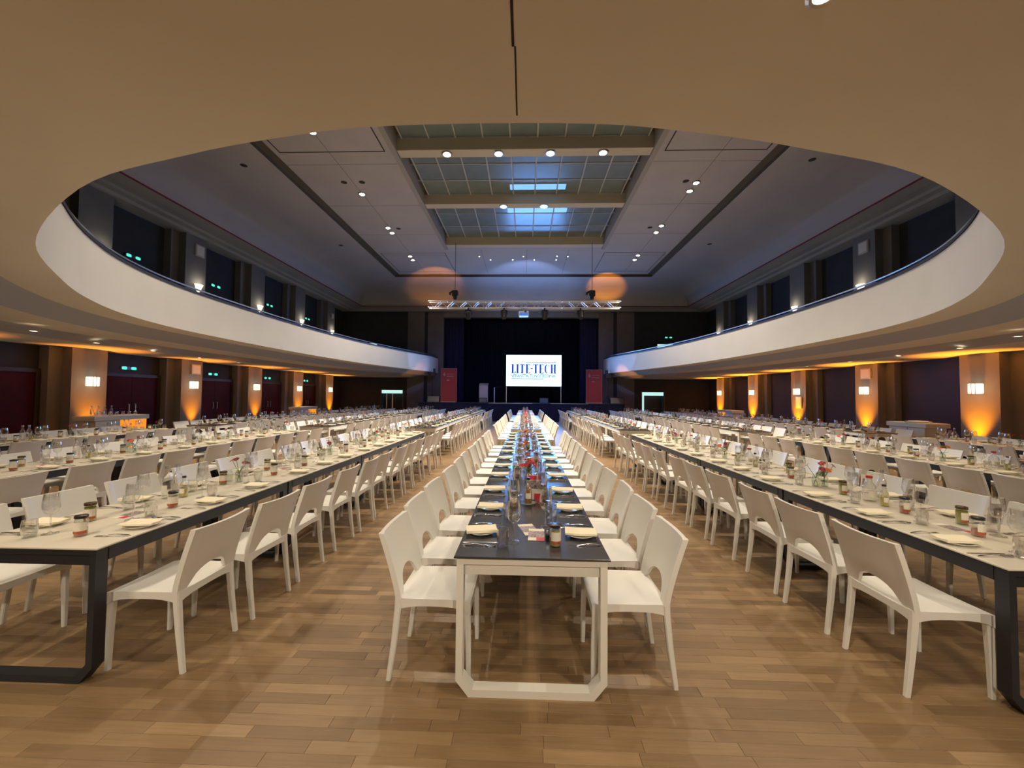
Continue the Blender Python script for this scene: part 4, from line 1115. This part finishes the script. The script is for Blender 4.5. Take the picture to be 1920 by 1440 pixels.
for rn, rx in ROWS:
    sgn = -1 if rx < 0 else 1
    ti = 0
    for gi, (y0, nt) in enumerate(GR):
        for k in range(nt):
            ti += 1
            y = y0+k*TL_; R_ = random.Random(int(rx*100)+k+gi*10); j = lambda a: (R_.random()-.5)*2*a
            if rn == 'middle':
                if ti == 1:
                    prop('spread_jar', JM, .14, 2.33, rn, 'tall mustard yellow jar with black lid', 'jar')
                    prop('flyer', FL, -.012, 2.60, rn, 'red and white flyer under another one', 'flyer', .25)
                    prop('flyer', FL, .035, 2.50, rn, 'red and white flyer lying on top', 'flyer', -.04, TZ+.002)
                    prop('sauce_bottle', SM, .10, 2.42, rn, 'tiny black sauce bottle beside jar', 'bottle')
                    o = single('glass_dish', DISH, RT(-.01, 3.21, TZ), 'low round glass dish under the amber oil bottle', 'dish')
                    prop('oil_bottle', HB, -.01, 3.21, rn, 'amber oil bottle on glass dish', 'bottle', 0, TZ+.007)
                    prop('menu_card', CARD, .04, 3.30, rn, 'upright red and white menu card', 'menu card')
                    prop('spread_jar', JO, -.13, 3.13, rn, 'olive jar with dark gold lid', 'jar')
                    prop('spread_jar', JO, .11, 3.38, rn, 'olive jar with dark gold lid', 'jar')
                    prop('pepper_mill', MILL, .0, 3.82, rn, 'pale salt mill with steel cap', 'mill')
                else:
                    prop('spread_jar', JO, -.12, y+.36+j(.04), rn, 'olive jar with dark gold lid', 'jar')
                    prop('spread_jar', JR, .12, y+1.33+j(.03), rn, 'red spread jar with black lid', 'jar')
                    prop('oil_bottle', HB, .02, y+.95+j(.05), rn, 'amber oil bottle standing alone', 'bottle')
                    prop('flyer', FL, j(.03), y+1.5, rn, 'red and white flyer lying flat', 'flyer', j(.3))
                    prop('water_bottle', WB, -.07, y+.62, rn, 'tall clear water bottle', 'bottle')
                for q in ((.45,) if ti == 1 else (.15, 1.15)):
                    yy = y+q+(1.75 if ti == 1 else 0)
                    prop('flower_vase', VBIG[(ti+int(q*2)) % 3], j(.008), yy, rn, 'dense red gerbera bunch in a glass vase', 'flowers', j(2))
                continue
            off = 0 if sgn < 0 else .30
            a = rx+.10; b = rx-.14
            if sgn > 0: a, b = rx-.02, rx+.165
            prop('spread_jar', JR, a+j(.02), y+.21+off+j(.03), rn, 'red spread jar with black lid', 'jar')
            prop('spread_jar', JO, b+j(.02), y+.47+off+j(.03), rn, 'olive jar with dark gold lid', 'jar')
            if gi < 2: prop('spread_jar', JR, a+.01+j(.02), y+(.77 if sgn < 0 else 1.0)+j(.03), rn, 'low red spread jar beside the bottles', 'jar')
            if gi < 1: prop('spread_jar', JO, (b+.04 if sgn < 0 else rx)+j(.01), y+1.58, rn, 'olive jar beside the flower vase', 'jar')
            by = y+(1.05 if sgn < 0 else 1.36)
            prop('water_bottle', WB, rx-.16+j(.01)+(.295 if sgn > 0 else 0), by, rn, 'tall clear water bottle', 'bottle')
            if sgn < 0: prop('water_bottle', WB, rx-.15+j(.01), by+.085, rn, 'clear water bottle just behind another', 'bottle')
            else: prop('juice_bottle', RB, rx+.03, by-.01, rn, 'wide glass bottle with red cap', 'bottle')
            prop('oil_bottle', OB, rx-.06+(.08 if sgn > 0 else 0), by+(.05 if sgn < 0 else -.16), rn, 'short bottle of yellow oil', 'bottle')
            v = (ti+(0 if sgn < 0 else 2)+int(abs(rx))) % 4
            vy = y+(1.70 if sgn < 0 else (1.90-1.8 if k else .08)) + j(.03)
            if sgn > 0 and k == 0 and gi == 0: pass
            else: prop('flower_vase', VA[v], rx-.02+j(.005), vy, rn, VN[v], 'flowers', j(3))
            if sgn < 0 and gi == 0: prop('bud_vase', VA[(v+1) % 4][:2], rx-.13, vy+.02, rn, 'empty small glass vase beside flowers', 'vase')
            prop('flyer', FL, rx-.01+j(.01), y+.62+j(.03), rn, 'red and white flyer lying flat', 'flyer', j(.15))
prop('flower_vase', VA[3], 2.93, 4.04, 'right inner', 'crimson and orange gerberas leaning out of a vase', 'flowers', 1)
# bottles and glasses on the bars
for k in range(7):
    single('bar_bottle', tumb_me, RT(-10.98, 9.75+k*.17, 1.0), 'clear glass on the nearer left bar counter, %s along it' % ORD[k+1], 'glass', 'glasses on the left bar')
for k in range(4):
    instance('bar_bottle', WB, RT(-11.15, 9.8+k*.16, 1.0), 'clear bottle on the nearer left bar counter, %s along it' % ORD[k+1], 'bottle', 'bottles on the left bar')
t = thing('serving_tray', 'shallow tray with folded cloth on the nearer right bar counter', 'tray', (10.55, 11.0, 1.0))
MB().lathe([(0, .004), (.24, .004), (.27, .03), (.28, .03), (.25, 0), (0, 0)], 20).build('dish', PLATE, t, True)
MB().cham(-.12, -.16, .005, .12, .16, .05, .01).build('folded_cloth', NAPK, t)

# service tables with black cloth by the left wall, seat rows on the balcony
n_s = 0
for bi, (ya, yb) in enumerate(bays[3:6]):
    for k in range(7):
        n_s += 1
        y = ya+.15+k*.27
        t = thing('gallery_seat', 'dark folding seat on the left balcony, %s from the front' % ORD[n_s] , 'seat', (WL+.15, y, 4.30), 0, 'folding seats on the left balcony')
        MB().cham(-.03, -.12, .25, .02, .12, .72, .01).build('backrest', BLACK, t)
        MB().cham(.02, -.12, .20, .30, .12, .26, .01).build('seat', BLACK, t)
        MB().box(-.01, -.03, .66, .025, .03, .70).build('number_plate', METAL, t)
        MB().box(-.02, -.13, 0, .25, -.12, .5).build('side_panel', BLACK, t)
    o = MB().box(WL-.5, ya+.01, 3.42, WL+.6, yb-.01, 4.30).build('gallery_riser', DARKW); tag(o, 'dark seating riser on the left balcony, %s bay' % ORD[bi+1], 'riser', kind='structure')
